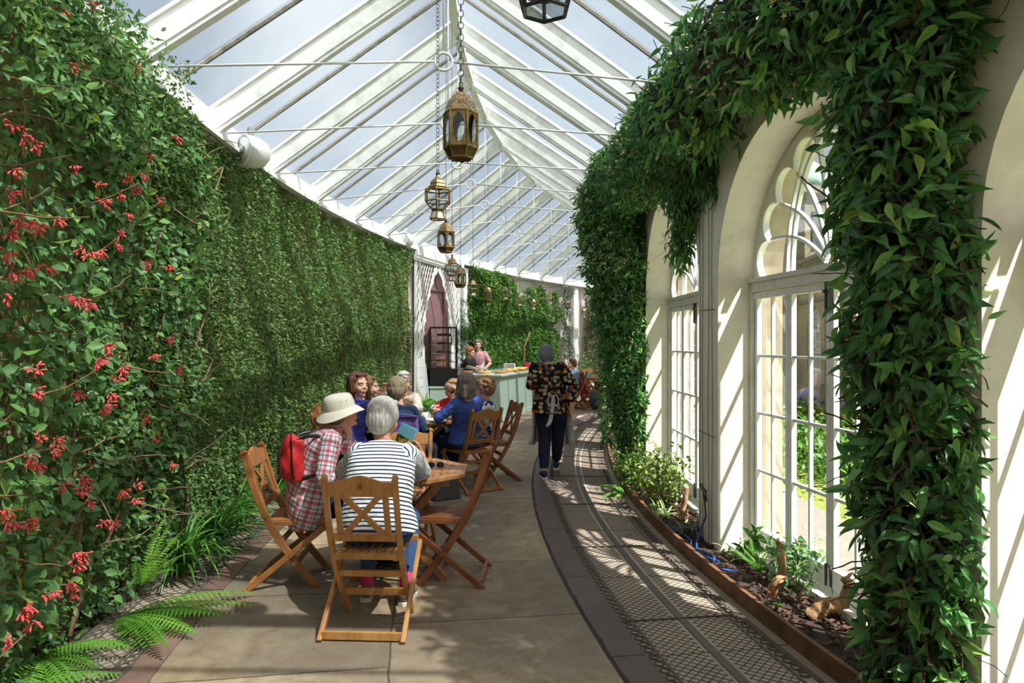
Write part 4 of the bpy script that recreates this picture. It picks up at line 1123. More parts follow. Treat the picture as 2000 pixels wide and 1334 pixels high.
def table(label, loc, rz, size=.90, h=.735, nm='folding_table', wood_='table_wood'):
    r = empty(nm, loc, rz, label, 'table', 'octagonal cafe tables'); W_ = M[wood_]; a = size/2; c = a*math.tan(PI/8)
    octo = [(a,-c),(a,c),(c,a),(-c,a),(-a,c),(-a,-c),(-c,-a),(c,-a)]
    m = MB(); n = len(octo)
    inn = [(x*.80, y*.80) for x, y in octo]
    for i in range(n):                                                   # frame boards
        p, q = Vector((*octo[i],0)), Vector((*octo[(i+1)%n],0)); pi, qi = Vector((*inn[i],0)), Vector((*inn[(i+1)%n],0))
        g = (q-p).normalized()*.0015
        pts = [p+g, q-g, qi-g, pi+g]; m.prism([(v_.x, v_.y) for v_ in pts], h-.024, h)
    m.build('top_frame', W_, r, bevel=.002)
    m = MB(); k = -a*.8
    while k < a*.8-.01:
        x0, x1 = k+.001, k+.0435; 
        def ym(x): ax = abs(x)/.8; return (a if ax <= c else a-(ax-c))*.8
        y0 = min(ym(x0), ym(x1)); m.prism([(x0,-y0),(x1,-y0),(x1,y0),(x0,y0)], h-.022, h-.002); k += .046
    m.build('top_slats', W_, r)
    m = MB()
    for s in (-1,1): m.box((0,s*.23,h-.05), (a*1.55,.030,.048)); m.box((s*a*.62,0,h-.05), (.03,.46,.045))
    m.build('apron', W_, r)
    for s in (-1,1):
        for q in (-1,1):
            m = MB(); yy = s*(.195 if q > 0 else .165)
            m.strip([(q*a*.62,yy,h-.07),(-q*a*.70,yy,0)], .028, .048, (0,1,0)); m.build('leg', W_, r)
    m = MB()
    for q in (-1,1): m.box((q*a*.60,0,.055), (.024,.36,.040)); m.box((q*a*.22,0,.25), (.022,.34,.034))
    m.build('stretcher', W_, r); return r
R_ = math.radians
# table 1
table('octagonal wooden table with sunglasses on it, nearest the camera', (-.78, 4.90, 0), 0)
chair('folding wooden chair holding the woman in the striped top, back to the camera', (-.815, 3.98, 0), R_(-3), 'chair_light')
chair('folding wooden chair holding the woman in the sun hat, by the left wall', (-1.53, 4.76, 0), R_(-86))
chair('empty folding wooden chair pulled to the right side of the nearest table', (-.42, 4.80, 0), R_(86), 'chair_wood_dark')
chair('empty folding chair on the far side of the nearest table, only its back showing', (-.87, 5.42, 0), R_(180), 'chair_light')
# table 2
table('larger octagonal wooden table crowded with cups, behind the nearest one', (-1.20, 8.10, 0), .2, 1.16)
chair('folding chair holding the woman in the royal blue cardigan', (-.44, 7.62, 0), R_(39), 'chair_wood')
chair('dark folding chair holding the woman in the patterned blouse, seen from its side', (-.20, 8.22, 0), R_(108), 'chair_wood_dark')
chair('folding chair under the woman in the purple cardigan, close to the leafy wall', (-1.72, 7.05, 0), R_(-28))
chair('folding chair with a purple quilted gilet over its back', (-1.10, 6.82, 0), R_(-8), 'chair_light')
chair('folding chair under the woman with raised hand by the leafy wall', (-1.98, 7.86, 0), R_(-80))
chair('folding chair under the white-haired woman at the far side of the busy table', (-1.48, 9.08, 0), R_(176))
chair('folding chair under the woman in the red jumper', (-.72, 9.02, 0), R_(150))
# distant group
table('small distant table in front of the far border plants', (2.12, 17.6, 0), .3, .9)
chair('distant folding chair holding the woman in the grey tee shirt', (1.55, 16.6, 0), R_(85), 'chair_wood_dark')
chair('distant folding chair with a red cloth, back to the seated woman in grey', (1.84, 16.75, 0), R_(-60), 'chair_wood_dark')
chair('distant folding chair facing the camera on the far side of the small table', (2.1, 18.35, 0), R_(175), 'chair_wood')
chair('distant folding chair at the right of the small table', (2.62, 17.5, 0), R_(95), 'chair_wood_dark')
table('distant table in front of the woman in the grey tee shirt', (.75, 16.7, 0), .1, .9)

# ---------------------------------------------------------------- lanterns
def lantern(label, px, ytop, ybot, wpx, Y, kind, chain_links=0):
    c = at(px, ybot, Y); zt = at(px, ytop, Y).z; H = zt-c.z; W = wpx/F*Y/2
    r = empty('lantern', (c.x, c.y, c.z), .35+px*.01, label, 'lantern', 'metal lanterns hanging in a line under the ridge')
    n = 6; br = M['brass'] if kind != 'C' else M['black']
    def hexv(rad, z): return [Vector((rad*math.cos(PI/3*k), rad*math.sin(PI/3*k), z)) for k in range(n)]
    def bars(m, r0, z0, r1, z1, w):
        a, b = hexv(r0, z0), hexv(r1, z1)
        for k in range(n): m.tube([a[k], b[k]], w, 5)
    def hoop(m, rr, z, w):
        a = hexv(rr, z); m.tube(a, w, 5, closed=True)
    w = W*.055
    if kind == 'A':
        zb, z1, z2, z3 = 0, H*.17, H*.62, H*.90; rb, r1 = W*.72, W
        m = MB(); hoop(m, rb, zb+H*.04, w); hoop(m, r1, z1, w*1.3); hoop(m, r1, z2, w*1.3); bars(m, r1, z1, r1, z2, w*1.3); bars(m, rb, zb+H*.04, r1, z1, w); m.build('frame', br, r)
        m = MB(); a = hexv(rb, H*.05); b = hexv(r1, z1)
        for k in range(n):
            q = (k+1) % n; m.add([a[k], a[q], b[q], b[k]], [(0,1,2,3)])
            mid = (a[k]+a[q])/2; m.add([a[k], a[q], mid*.96+Vector((0,0,-H*.04))], [(0,1,2)]); m.add([a[k]*1.01, a[k]*.96+Vector((0,0,-H*.055)), (a[k]*.8+a[q]*.2)], [(0,1,2)])
        m.add([v_*.98 for v_ in hexv(rb, H*.05)], [tuple(range(n))]); m.build('base_skirt', M['brass_dark'], r)
        m = MB(); prof = [(r1*1.02,z2),(r1*.93,z2+H*.06),(r1*.80,z2+H*.14),(r1*.60,z2+H*.21),(r1*.34,z2+H*.265),(r1*.16,z3)]; m.lathe(prof, n=6); m.build('pierced_dome', M['pierced'], r)
        m = MB(); m.lathe([(W*.17,z3),(W*.13,z3+H*.03),(W*.2,z3+H*.05),(W*.08,z3+H*.08),(.0,H*.99)], n=8); m.torus((0,0,H), W*.10, w*.6, Matrix.Rotation(PI/2,3,'X'), 12, 5); m.build('finial', M['brass_dark'], r, True)
        rings_ = ((r1*.985, z1, r1*.985, z2),)
    elif kind == 'B':
        m = MB(); lv = [(W*.62,0),(W*.42,H*.16),(W*.50,H*.20),(W,H*.36),(W,H*.60),(W*.72,H*.66)]
        for rr, z in lv: hoop(m, rr, z, w)
        for p, q in zip(lv, lv[1:]): bars(m, p[0], p[1], q[0], q[1], w)
        m.build('frame', br, r)
        m = MB(); m.lathe([(W*.60,.005),(W*.44,H*.15)], n=6); m.build('flared_foot', M['mirror'], r)
        m = MB(); m.lathe([(W*.44,H*.15),(W*.52,H*.21)], n=6); m.build('waist_band', M['brass'], r)
        m = MB(); m.lathe([(W*.72,H*.66),(W*.60,H*.72),(W*.62,H*.74),(W*.50,H*.80),(W*.2,H*.87),(W*.12,H*.93)], n=6); m.build('pierced_dome', M['pierced'], r)
        m = MB(); m.lathe([(W*.12,H*.93),(W*.18,H*.955),(W*.06,H*.98),(0,H)], n=8); m.torus((0,0,H), W*.12, w*.6, Matrix.Rotation(PI/2,3,'X'), 12, 5); m.build('finial', M['brass_dark'], r, True)
        rings_ = ((W*.5, H*.21, W*.98, H*.36), (W*.98, H*.36, W*.98, H*.60))
    else:
        m = MB(); lv = [(W*.78,0),(W,H*.30),(W,H*.7),(W*.2,H)]
        for rr, z in lv: hoop(m, rr, z, w*1.3)
        for p, q in zip(lv, lv[1:]): bars(m, p[0], p[1], q[0], q[1], w*1.3)
        m.build('frame', br, r); rings_ = ((W*.78, 0, W, H*.30), (W, H*.3, W, H*.7), (W, H*.7, W*.2, H))
        m = MB(); m.add(hexv(W*.77, .002), [tuple(range(n))]); m.build('base_plate', M['lantern_glass'], r)
    for (r0, z0, r1, z1) in rings_:
        a, b = hexv(r0, z0), hexv(r1, z1)
        for k in range(n):
            q = (k+1) % n; m = MB(); m.add([a[k], a[q], b[q], b[k]], [(0,1,2,3)]); m.build('glass_pane', M['lantern_glass'], r)
            if kind == 'A' and W > .05:                                   # filigree corners
                m = MB(); e = (a[q]-a[k]); ln = e.length; e.normalize(); up = Vector((0,0,1)); hh = z1-z0
                N = 14; pts = []
                for i in range(N+1):
                    an = 2*PI*i/N; pts.append(a[k]*1.003+e*(ln/2+ln*.36*math.cos(an))+up*(hh/2+hh*.40*math.sin(an)*(1 if abs(math.sin(an)) < .9 else 1.06)))
                oc = []
                for i in range(N+1):
                    an = 2*PI*i/N; dx = max(-1, min(1, math.cos(an)*1.35)); dz = max(-1, min(1, math.sin(an)*1.35)); oc.append(a[k]*1.003+e*(ln/2+ln*.49*dx)+up*(hh/2+hh*.49*dz))
                V = []; 
                for i in range(N+1): V += [pts[i], oc[i]]
                m.add(V, [(2*i,2*i+1,2*i+3,2*i+2) for i in range(N)]); m.build('filigree', M['brass'], r)
    ztop = min(RID_Z-.1, 5.0)-c.z; m = MB(); z = H+.01; i = 0
    if chain_links:
        L2 = .034
        while z < ztop:
            m.torus((0,0,z+L2*.45), L2*.40, .0022, Matrix.Rotation(PI/2,3,'X') @ Matrix.Rotation(PI/2,3,'Z') if i % 2 else Matrix.Rotation(PI/2,3,'Z') @ Matrix.Rotation(PI/2,3,'X') @ Matrix.Rotation(PI/2,3,'Z'), 8, 4, sx=1.35); z += L2*.82; i += 1
    else: m.tube([(0,0,z),(0,0,ztop)], .0028, 4)
    m.build('chain', M['metal_dark'], r); return r
def pierced():
    t = NT('pierced brass'); v = t.coord('Object', (1,1,1)); vo = t.n('ShaderNodeTexVoronoi'); vo.inputs['Scale'].default_value = 95; t.l(v, vo.inputs['Vector'])
    hole = t.math('LESS_THAN', vo.outputs['Distance'], .30)
    b = t.bsdf(t.ramp(t.noise(v, 60), [(.3, srgb(112,90,62)),(.7, srgb(176,152,112))]), .45, .7, .5); tr = t.n('ShaderNodeBsdfTransparent')
    return t.done(t.mixsh(hole, b, tr.outputs[0]))
M['pierced'] = pierced(); M['mirror'] = basic('tarnished silver glass', srgb(214, 204, 190), .25, .15, 40, .6)
lantern('black-framed glass lantern cut off by the top edge of the photo', 1065, -130, 22, 116, 1.5, 'C', 1)
lantern('largest brass lantern with pierced dome, nearest complete one', 900, 165, 315, 66, 3.2, 'A', 1)
lantern('brass bulbous lantern with flared silver foot, second in the line', 855, 335, 428, 52, 4.6, 'B', 1)
lantern('brass domed lantern hanging just below the bulbous one', 871, 428, 495, 35, 6.2, 'A')
lantern('small bulbous lantern in front of the white lattice arch', 883, 497, 548, 28, 7.2, 'B')
lantern('small domed lantern overlapping the lattice arch edge', 899, 517, 563, 22, 8.2, 'A')
lantern('small dark lantern in front of the pale wall beside the second speaker', 924, 543, 577, 21, 9.5, 'B')
lantern('rusty domed lantern at the left end of the bright green climber', 953, 557, 592, 16, 11.0, 'A')
lantern('small silver lantern high in front of the bright green climber', 987, 557, 585, 15, 12.3, 'B')
lantern('small lantern with pale foot at the middle of the bright green climber', 1015, 572, 597, 14, 13.2, 'B')
lantern('small lantern with shining white foot hanging lowest against the green climber', 1042, 581, 604, 13, 14.4, 'B')
lantern('small lantern high at the right half of the green climber', 1074, 571, 593, 12, 15.7, 'B')
lantern('faint lantern in front of the grey feathery climber', 1109, 585, 603, 12, 16.9, 'A')
lantern('tiny lantern in front of the olive climber, farthest of the line', 1140, 600, 619, 10, 18.2, 'B')

# ---------------------------------------------------------------- wall speakers
def speaker(label, c, s, az):
    r = empty('speaker', c, az, label, 'speaker', 'white horn speakers under the eaves')
    m = MB(); prof = [(0,-.20),(.06,-.195),(.12,-.15),(.150,-.07),(.155,.0),(.150,.06)]; m.lathe([(a*s, b*s) for a, b in prof], n=24)
    o = m.build('shell', M['tin'], r, True); o.rotation_euler = (0, PI/2*.97, 0)
    m = MB(); m.torus((0,0,.062*s), .148*s, .012*s, None, 28, 8); m.lathe([(0,.045*s),(.05*s,.05*s),(.14*s,.055*s)], n=24); o = m.build('grille', M['tin'], r, True); o.rotation_euler = (0, PI/2*.97, 0)
    m = MB(); m.lathe([(0,.085*s),(.035*s,.08*s),(.045*s,.05*s)], n=16); o = m.build('tweeter', M['grey'], r, True); o.rotation_euler = (0, PI/2*.97, 0)
    m = MB(); m.box((-.02*s,0,.18*s), (.05*s,.05*s,.10*s)); m.tube([(-.02*s,0,.16*s),(-.02*s,0,.22*s)], .03*s, 10); m.build('bracket', M['grey'], r)
    return r
p = at(486, 296, 6.55); speaker('round white speaker on the left eaves above the leafy wall, nearest one', p, 1.0, -2.3)
p = at(790, 468, 12.9); speaker('round white speaker at the far end of the leafy wall', p, .95, -2.2)
p = at(922, 517, 16.6); speaker('white speaker high on the pale wall by the lattice arch', p, 1.2, -1.2)
cbl = MB(); cbl.tube([pol(26.20, th, 3.42-.03*abs(math.sin(th*60))) for th in np.arange(-.15, .22, .004)], .006, 5)
tag(cbl.build('cable', M['black']), 'thin black cable clipped along the bottom of the white eaves board', 'cable')
# string of small cable along far wall
cbl = MB(); cbl.tube([pol(26.1, th, 3.30+.05*math.sin(th*70)) for th in np.arange(.33, .60, .004)], .006, 5)
tag(cbl.build('cable', M['black']), 'black festoon cable drooping along the top of the far climbers', 'cable')

# ---------------------------------------------------------------- lattice portal and mauve door
th0, th1 = .240, .333; thc = (th0+th1)/2; RP = 26.28
dr = empty('door_1', pol(RP+.1, thc, 0)); dr['kind'] = 'structure'
def PW(u, z, d=0.): th = thc+u/RP; return pol(RP-d, th, z)-dr.location
m = MB()
for i in range(12):
    a, b = -.9+.15*i, -.9+.15*(i+1); m.add([PW(a,0,-.12), PW(b,0,-.12), PW(b,3.3,-.12), PW(a,3.3,-.12)], [(0,1,2,3)])
m.build('door_panel', M['mauve'], dr)
m = MB()
for (a, b, z0, z1) in ((-.62,.62,1.42,2.75),(-.62,.62,.2,1.25)):
    for p, q in (((a,z0),(b,z0)),((b,z0),(b,z1)),((b,z1),(a,z1)),((a,z1),(a,z0))): m.beam(PW(p[0],p[1],-.105), PW(q[0],q[1],-.105), .035, .02, (0,0,1) if p[1]==q[1] else (1,0,0))
m.build('moulding', basic('mauve moulding', srgb(128,92,92), .5, .05), dr)
lt = empty('lattice_screen', pol(RP, thc, 0), 0, 'white lattice screen with a pointed cusped arch around the mauve door', 'lattice screen')
def PL(u, z, d=0.): return pol(RP-d, thc+u/RP, z)-lt.location
AW, AS, AT = .78, 1.55, 3.14
cus = []                                                      # cusped pointed arch outline (right half, from bottom)
def ogee(t):   # t 0..1 bottom->apex : half width
    return AW*(1-min(1,max(0,t))**1.7)**.75
K = 6
for i in range(K*8+1):
    t = i/(K*8); z = AS+(AT-AS)*t; wv = abs(math.sin(PI*K*t))**.7*.11*(1-.3*t); cus.append((max(0, ogee(t)-.05+wv*.9), z))
cus[-1] = (0, AT+.05)
m = MB()
for sg in (-1, 1):
    pts = [PL(sg*x, z, .03) for x, z in [(AW-.05,.0),(AW-.05,.8)]+cus]; ppo = [PL(sg*(ogee((z-AS)/(AT-AS)) if z > AS else AW)+sg*.075, z+(.10 if z > AT-.2 else .0), .03) for x, z in [(AW-.05,.0),(AW-.05,.8)]+cus]
    V = []
    for a, b in zip(pts, ppo): V += [a, b]
    m.add(V, [((2*i,2*i+1,2*i+3,2*i+2) if sg > 0 else (2*i,2*i+2,2*i+3,2*i+1)) for i in range(len(pts)-1)])
    m.tube(ppo, .016, 6)
m.build('cusped_arch', M['white_clean'], lt)
m = MB(); UW = 1.20
for i in range(-14, 62):
    for sg in (-1, 1):
        seg = []
        for q in range(60):
            z = q*.06; u = sg*(i*.125-3.6 + z*.55)
            inside = abs(u) < (ogee(min(1, max(0,(z-AS)/(AT-AS))))+.03 if z > AS else AW+.03) and z < AT+.05
            if abs(u) < UW and z < 3.32 and not inside: seg.append(PL(u, z, .02+.006*sg))
            else:
                if len(seg) > 1: m.beam(seg[0], seg[-1], .016, .008, (0,0,1))
                seg = []
m.build('lattice', M['white_clean'], lt)
for u in (-UW, UW, -.98, .98): m = MB(); m.beam(PL(u,0,.02), PL(u,3.35,.02), .05, .05, (1,0,0)); m.build('post', M['white_clean'], lt)
m = MB()
for i in range(16):
    a, b = -1.3+2.6*i/16, -1.3+2.6*(i+1)/16
    m.beam(PL(a,3.36,.06), PL(b,3.36,.06), .05, .14); m.beam(PL(a,3.44,.09), PL(b,3.44,.09), .04, .18); m.beam(PL(a,3.30,.04), PL(b,3.30,.04), .03, .10)
m.build('cornice', M['white_clean'], lt)
# pilasters on the far wall
for i, th in enumerate((.350, .612)):
    m = MB(); c = pol(26.36, th, 1.7); m.box(c, (.16,.30,3.4), Matrix.Rotation(-th,3,'Z')); m.build('trim_%d' % (20+i), M['white'])['kind'] = 'structure'

# ---------------------------------------------------------------- counter, fridge, goods
C0 = Vector((-.25, 14.0, 0)); dr_ = Vector((.30, .954, 0)).normalized(); dl_ = Vector((-.954, .30, 0)).normalized(); rzc = math.atan2(dr_.y, dr_.x)
ct = empty('counter', C0, rzc, 'sage green cake counter running away from the camera', 'counter')
LC, WC, HC = 5.0, .98, .94      # local x = along, local y = left
m = MB(); m.box((LC/2, WC/2, HC/2-.02), (LC, WC, HC-.06)); m.box((LC/2, WC/2, .05), (LC+.03, WC+.03, .10)); m.build('body', M['sage'], ct, bevel=.004)
m = MB(); m.box((LC/2, WC/2, HC), (LC+.12, WC+.12, .035)); m.box((LC/2, WC/2, HC-.03), (LC+.07, WC+.07, .03)); m.build('worktop', M['sage'], ct, bevel=.008)
wp = lambda x, y, z=0: C0+dr_*x+dl_*y+Vector((0,0,z))
lo = empty('cabinet', (-1.40, 14.36, 0), .12, 'low sage green cabinet carrying the black cake display case', 'cabinet')
m = MB(); m.box((0,0,.34), (.66,.56,.66)); m.build('body', M['sage'], lo); m = MB(); m.box((0,0,.70), (.70,.60,.045)); m.build('worktop', M['sage'], lo, bevel=.01)
fr_p = at(866, 750, 14.36); fr = empty('display_case', (fr_p.x, fr_p.y, .724), .12, 'tall black glass display case with cakes on its shelves', 'display case')
m = MB(); m.box((0,0,.17), (.56,.5,.33)); m.box((0,0,1.215), (.56,.5,.03)); m.box((0,0,.345), (.56,.5,.02))
for x in (-.27,.27,.10):
    for y in (-.24,.24):
        if x == .10 and y > 0: continue
        m.box((x,y,.78), (.022,.022,.88))
m.box((.285,-.255,.75),(.015,.02,.10)); m.build('frame', M['black'], fr)
m = MB()
for (a, b) in (((-.27,-.245),(.27,-.245)),((.275,-.24),(.275,.24)),((-.275,-.24),(-.275,.24)),((-.27,.245),(.27,.245))): m.add([(a[0],a[1],.35),(b[0],b[1],.35),(b[0],b[1],1.2),(a[0],a[1],1.2)], [(0,1,2,3)])
m.build('glass_panel', M['glass_case'], fr)
for k in range(4):
    m = MB(); m.box((0,0,.50+.18*k), (.52,.46,.010)); m.build('shelf', M['grey'], fr)
cake_c = [srgb(176,108,52), srgb(196,128,60), srgb(150,96,64), srgb(120,70,44), srgb(70,40,34)]
cakes = ['round golden cake on the lowest shelf of the display case', 'round amber tart on the second shelf of the display case', 'pale-topped cake on the third shelf of the display case', 'brown cake on the fourth shelf of the display case', 'dark cake on the top shelf of the display case']
for k in range(5):
    z = .724+(.36 if k == 0 else .505+.18*(k-1)); m = MB(); m.lathe([(0,0),(.15,0),(.155,.03),(.14,.045),(0,.05)], n=20)
    o = m.build('cake', basic('cake crust %d' % k, cake_c[k], .7, .25, 30), None, True); o.location = (fr_p.x+.02, fr_p.y, z); tag(o, cakes[k], 'cake', 'cakes in the display case')
# cake domes and boards on the counter
def dome(x, y, r, col, label):
    c = wp(x, y, HC+.02); root = empty('cake_stand', c, 0, label, 'cake', 'covered cakes on the counter')
    m = MB(); m.lathe([(0,0),(r*1.08,0),(r*1.1,.012),(0,.014)], n=24); m.build('plate', M['paper'], root, True)
    m = MB(); m.lathe([(0,.014),(r*.82,.014),(r*.84,.05),(r*.75,.07),(0,.075)], n=20); m.build('cake', basic('cake %s' % label[:12], col, .75, .3, 40), root, True)
    m = MB(); m.lathe([(r,.016),(r,.09),(r*.9,.12),(r*.5,.135),(.015,.137)], n=24); m.ell((0,0,.15), (.016,.016,.014), n=7); m.build('cover', M['glass_case'], root, True)
dome(.22, .80, .17, srgb(150,96,60), 'clear-covered chocolate cake at the left end of the counter')
dome(.22, .40, .17, srgb(214,180,110), 'clear-covered plate of pale scones beside the chocolate cake')
dome(.42, .12, .15, srgb(196,140,80), 'clear-covered golden cake at the front corner of the counter')
dome(1.0, .16, .15, srgb(208,160,96), 'clear-covered flapjacks farther along the counter edge')
for i, (x, y, col, lab) in enumerate([(1.6,.25,srgb(212,172,100),'wooden board of pastries along the counter edge'),(2.3,.25,srgb(222,184,112),'wooden board of bread rolls near the far end of the counter')]):
    root = empty('pastry_board', wp(x, y, HC+.018), rzc, lab, 'board'); m = MB(); m.box((0,0,.012), (.6,.38,.02)); m.build('board', M['table_wood'], root)
    for k in range(8):
        m = MB(); m.ell((-.22+.15*(k % 4), -.08+.16*(k//4), .05), (.06,.055,.035), n=8); m.build('pastry', basic('pastry %d%d' % (i,k), col, .7, .2, 40), root, True)
m = MB()
for k in range(26): m.box(((k % 3)*.005, 0, k*.006+.003), (.30,.26,.005))
o = m.build('paper_stack', M['paper']); o.location = wp(2.6, .62, HC+.018); o.rotation_euler = (0,0,rzc+.2); tag(o, 'stack of white paper bags on the counter', 'paper')
m = MB(); m.ell((0,0,.07), (.12,.12,.09), n=12); o = m.build('tea_cosy', basic('crimson cloth', srgb(170,46,60), .9), None, True); o.location = wp(3.2, .35, HC+.03); tag(o, 'crimson domed cloth cover at the far end of the counter', 'cover')
m = MB(); m.box((0,0,.008), (.55,.36,.012)); m.box((.1,.0,.022), (.3,.2,.012)); o = m.build('tray', M['black']); o.location = wp(1.0, .75, HC+.018); o.rotation_euler = (0,0,rzc); tag(o, 'black tray with slices in the middle of the counter', 'tray')
# folded white board leaning
bd2 = empty('folding_screen', at(822, 796, 13.2).xy.to_3d(), .2, 'white slatted folding boards stacked against the end of the leafy wall', 'screen')
m = MB()
for k in range(7): m.box((0,0,.1+.19*k), (.16,.05,.17))
m.box((-.07,0,.68),(.02,.06,1.34)); m.box((.07,0,.68),(.02,.06,1.34)); m.build('front_board', M['white_clean'], bd2)
m = MB(); m.add([(.06,.08,0),(.22,.05,0),(.11,.10,1.2),(.06,.12,1.32),(.06,.10,0),(.22,.07,0),(.11,.12,1.2),(.06,.14,1.32)], [(0,1,2,3),(7,6,5,4),(0,4,5,1),(1,5,6,2),(2,6,7,3),(3,7,4,0)]); m.build('leaning_board', basic('pale grey board', srgb(206,210,222), .5, .03), bd2)
m = MB(); m.box((0,0,.04), (.9,.7,.10)); o = m.build('wooden_crate', M['stone_dark']); o.location = (.75, 13.0, 0); 
bpy.data.objects.remove(o)

# ---------------------------------------------------------------- things on the tables
TZ = .735
def cup(x, y, label, z=TZ, h=.10, r=.042, mat='kraft', rot=None, name='paper_cup'):
    root = empty(name, (x,y,z), 0, label, 'cup'); m = MB(); m.lathe([(0,.002),(r*.72,0),(r,h),(r*.94,h),(r*.66,.006),(0,.006)], n=20); m.build('cup_body', M[mat], root, True)
    m = MB(); m.torus((0,0,h), r, .003, None, 20, 5); m.build('rim', M['paper'], root, True)
    if rot: root.rotation_euler = rot
    return root
a = at(794, 790, 8.3); cup(a.x, 8.35, 'tan paper cup in front of the woman with the white-grey hair', TZ)
cup(-1.10, 7.80, 'tan paper cup in the middle of the busy table'); cup(-.92, 8.25, 'tan paper cup by the woman in the red jumper')
def mug(x, y, label, z=TZ, s=1.0):
    root = empty('mug', (x,y,z), .6, label, 'cup'); m = MB(); m.lathe([(0,.0),(.033*s,0),(.04*s,.08*s),(.036*s,.08*s),(.03*s,.008),(0,.008)], n=18); m.build('mug_body', M['paper'], root, True)
    m = MB(); m.torus((.045*s,0,.042*s), .022*s, .005*s, Matrix.Rotation(PI/2,3,'X'), 14, 6); m.build('handle', M['paper'], root, True)
mug(-1.08, 7.62, 'white mug at the left edge of the busy table'); mug(-1.02, 8.0, 'white milk jug among the cups on the busy table'); mug(-1.18, 7.98, 'white sugar pot beside the milk jug')
def plate(x, y, label, food=None, z=TZ, r=.10):
    root = empty('plate', (x,y,z), 0, label, 'plate'); m = MB(); m.lathe([(0,.002),(r*.6,.002),(r,.016),(r*.97,.018),(r*.58,.007),(0,.007)], n=24); m.build('dish', M['paper'], root, True)
    if food:
        m = MB()
        for k in range(7): m.ell((random.uniform(-.045,.045),random.uniform(-.045,.045),.02), (.022,.018,.012), n=6)
        m.build('food', food, root, True)
plate(-.86, 7.84, 'white plate with green salad leaves on the busy table', M['leaf_hosta'] if False else basic('salad', srgb(92,132,60), .6, .3, 60)); plate(-1.16, 7.66, 'white saucer under the white mug', None, TZ, .07)
plate(-.78, 8.18, 'white plate with cake crumbs near the red jumper', basic('crumbs', srgb(176,128,80), .8, .3, 60))
m = MB(); m.box((0,0,.006), (.16,.08,.010)); o = m.build('phone', M['black'], bevel=.004); o.location = (-.80,7.68,TZ+.001); o.rotation_euler = (0,0,.2); tag(o, 'black phone lying at the edge of the busy table', 'phone')
m = MB(); m.box((0,0,.004), (.26,.18,.006)); o = m.build('menu', basic('pale blue leaflet', srgb(190,214,222), .5, .1, 30)); o.location = (-.92,8.05,TZ+.001); o.rotation_euler = (0,0,.5); tag(o, 'pale blue leaflet lying among the plates', 'leaflet')
# sunglasses
sg = empty('sunglasses', (-.55,4.92,TZ+.014), .15, 'round dark sunglasses folded on the nearest table', 'sunglasses')
for s in (-1,1):
    m = MB(); m.ell((s*.033,0,.012), (.027,.006,.023), n=12); m.build('lens', M['black'], sg, True)
m = MB(); m.tube([(-.012,0,.018),(0,.0,.022),(.012,0,.018)], .002, 5)
for s in (-1,1): m.tube([(s*.058,.0,.018),(s*.064,.03,.01),(s*.060,.10,-.004),(s*.050,.125,-.010)], .0022, 5)
m.build('temples', M['metal_dark'], sg, True)
# brochure held by the woman in stripes
def leafletmat():
    t = NT('brochure cover'); v = t.coord(); sp = t.n('ShaderNodeSeparateXYZ'); t.l(v, sp.inputs[0]); n = t.noise(v, 30, 4); n2 = t.noise(v, 18, 2)
    f = t.math('ADD', sp.outputs['Z'], t.math('MULTIPLY', n2, .05)); low = t.mix(t.ramp(n, [(.45,(0,0,0)),(.6,(1,1,1))]), srgb(30,58,34), srgb(196,170,70))
    c = t.mix(t.math('GREATER_THAN', f, .04), low, srgb(126,196,226)); return t.done(t.bsdf(c, .35, 0, .5))
br = empty('brochure', tuple(at(790, 858, 4.78)), -.55, 'sky blue brochure held up by the woman in the striped top', 'brochure')
m = MB(); m.box((0,0,.0), (.125,.006,.20), Matrix.Rotation(.12,3,'X')); m.box((-.005,.02,.0), (.125,.004,.20), Matrix.Rotation(-.05,3,'X')); m.build('cover', leafletmat(), br); br.rotation_euler = (-.1, .35, -.35)
# handbag
def handbag(loc, rz, label, col, s=1.0, nm='handbag'):
    r = empty(nm, loc, rz, label, 'bag'); mt = basic('leather '+label[:10], col, .45, .12, 20)
    m = MB(); m.add([(-.15*s,-.06*s,0),(.15*s,-.06*s,0),(.15*s,.06*s,0),(-.15*s,.06*s,0),(-.12*s,-.035*s,.24*s),(.12*s,-.035*s,.24*s),(.12*s,.035*s,.24*s),(-.12*s,.035*s,.24*s)], [(3,2,1,0),(4,5,6,7),(0,1,5,4),(1,2,6,5),(2,3,7,6),(3,0,4,7)]); m.build('bag_body', mt, r, bevel=.015)
    m = MB()
    for y in (-.03,.03): m.tube([(.07*s*math.cos(q), y*s, .235*s+.13*s*math.sin(q)) for q in np.linspace(0, PI, 12)], .006, 6)
    m.build('strap', mt, r, True); m = MB(); m.box((0,-.058*s,.16*s), (.03*s,.006,.03*s)); m.build('clasp', M['brass'], r)
handbag((-.69, 7.15, 0), .5, 'dark grey leather handbag with black and white handles on the floor between the two tables', srgb(66,62,66))
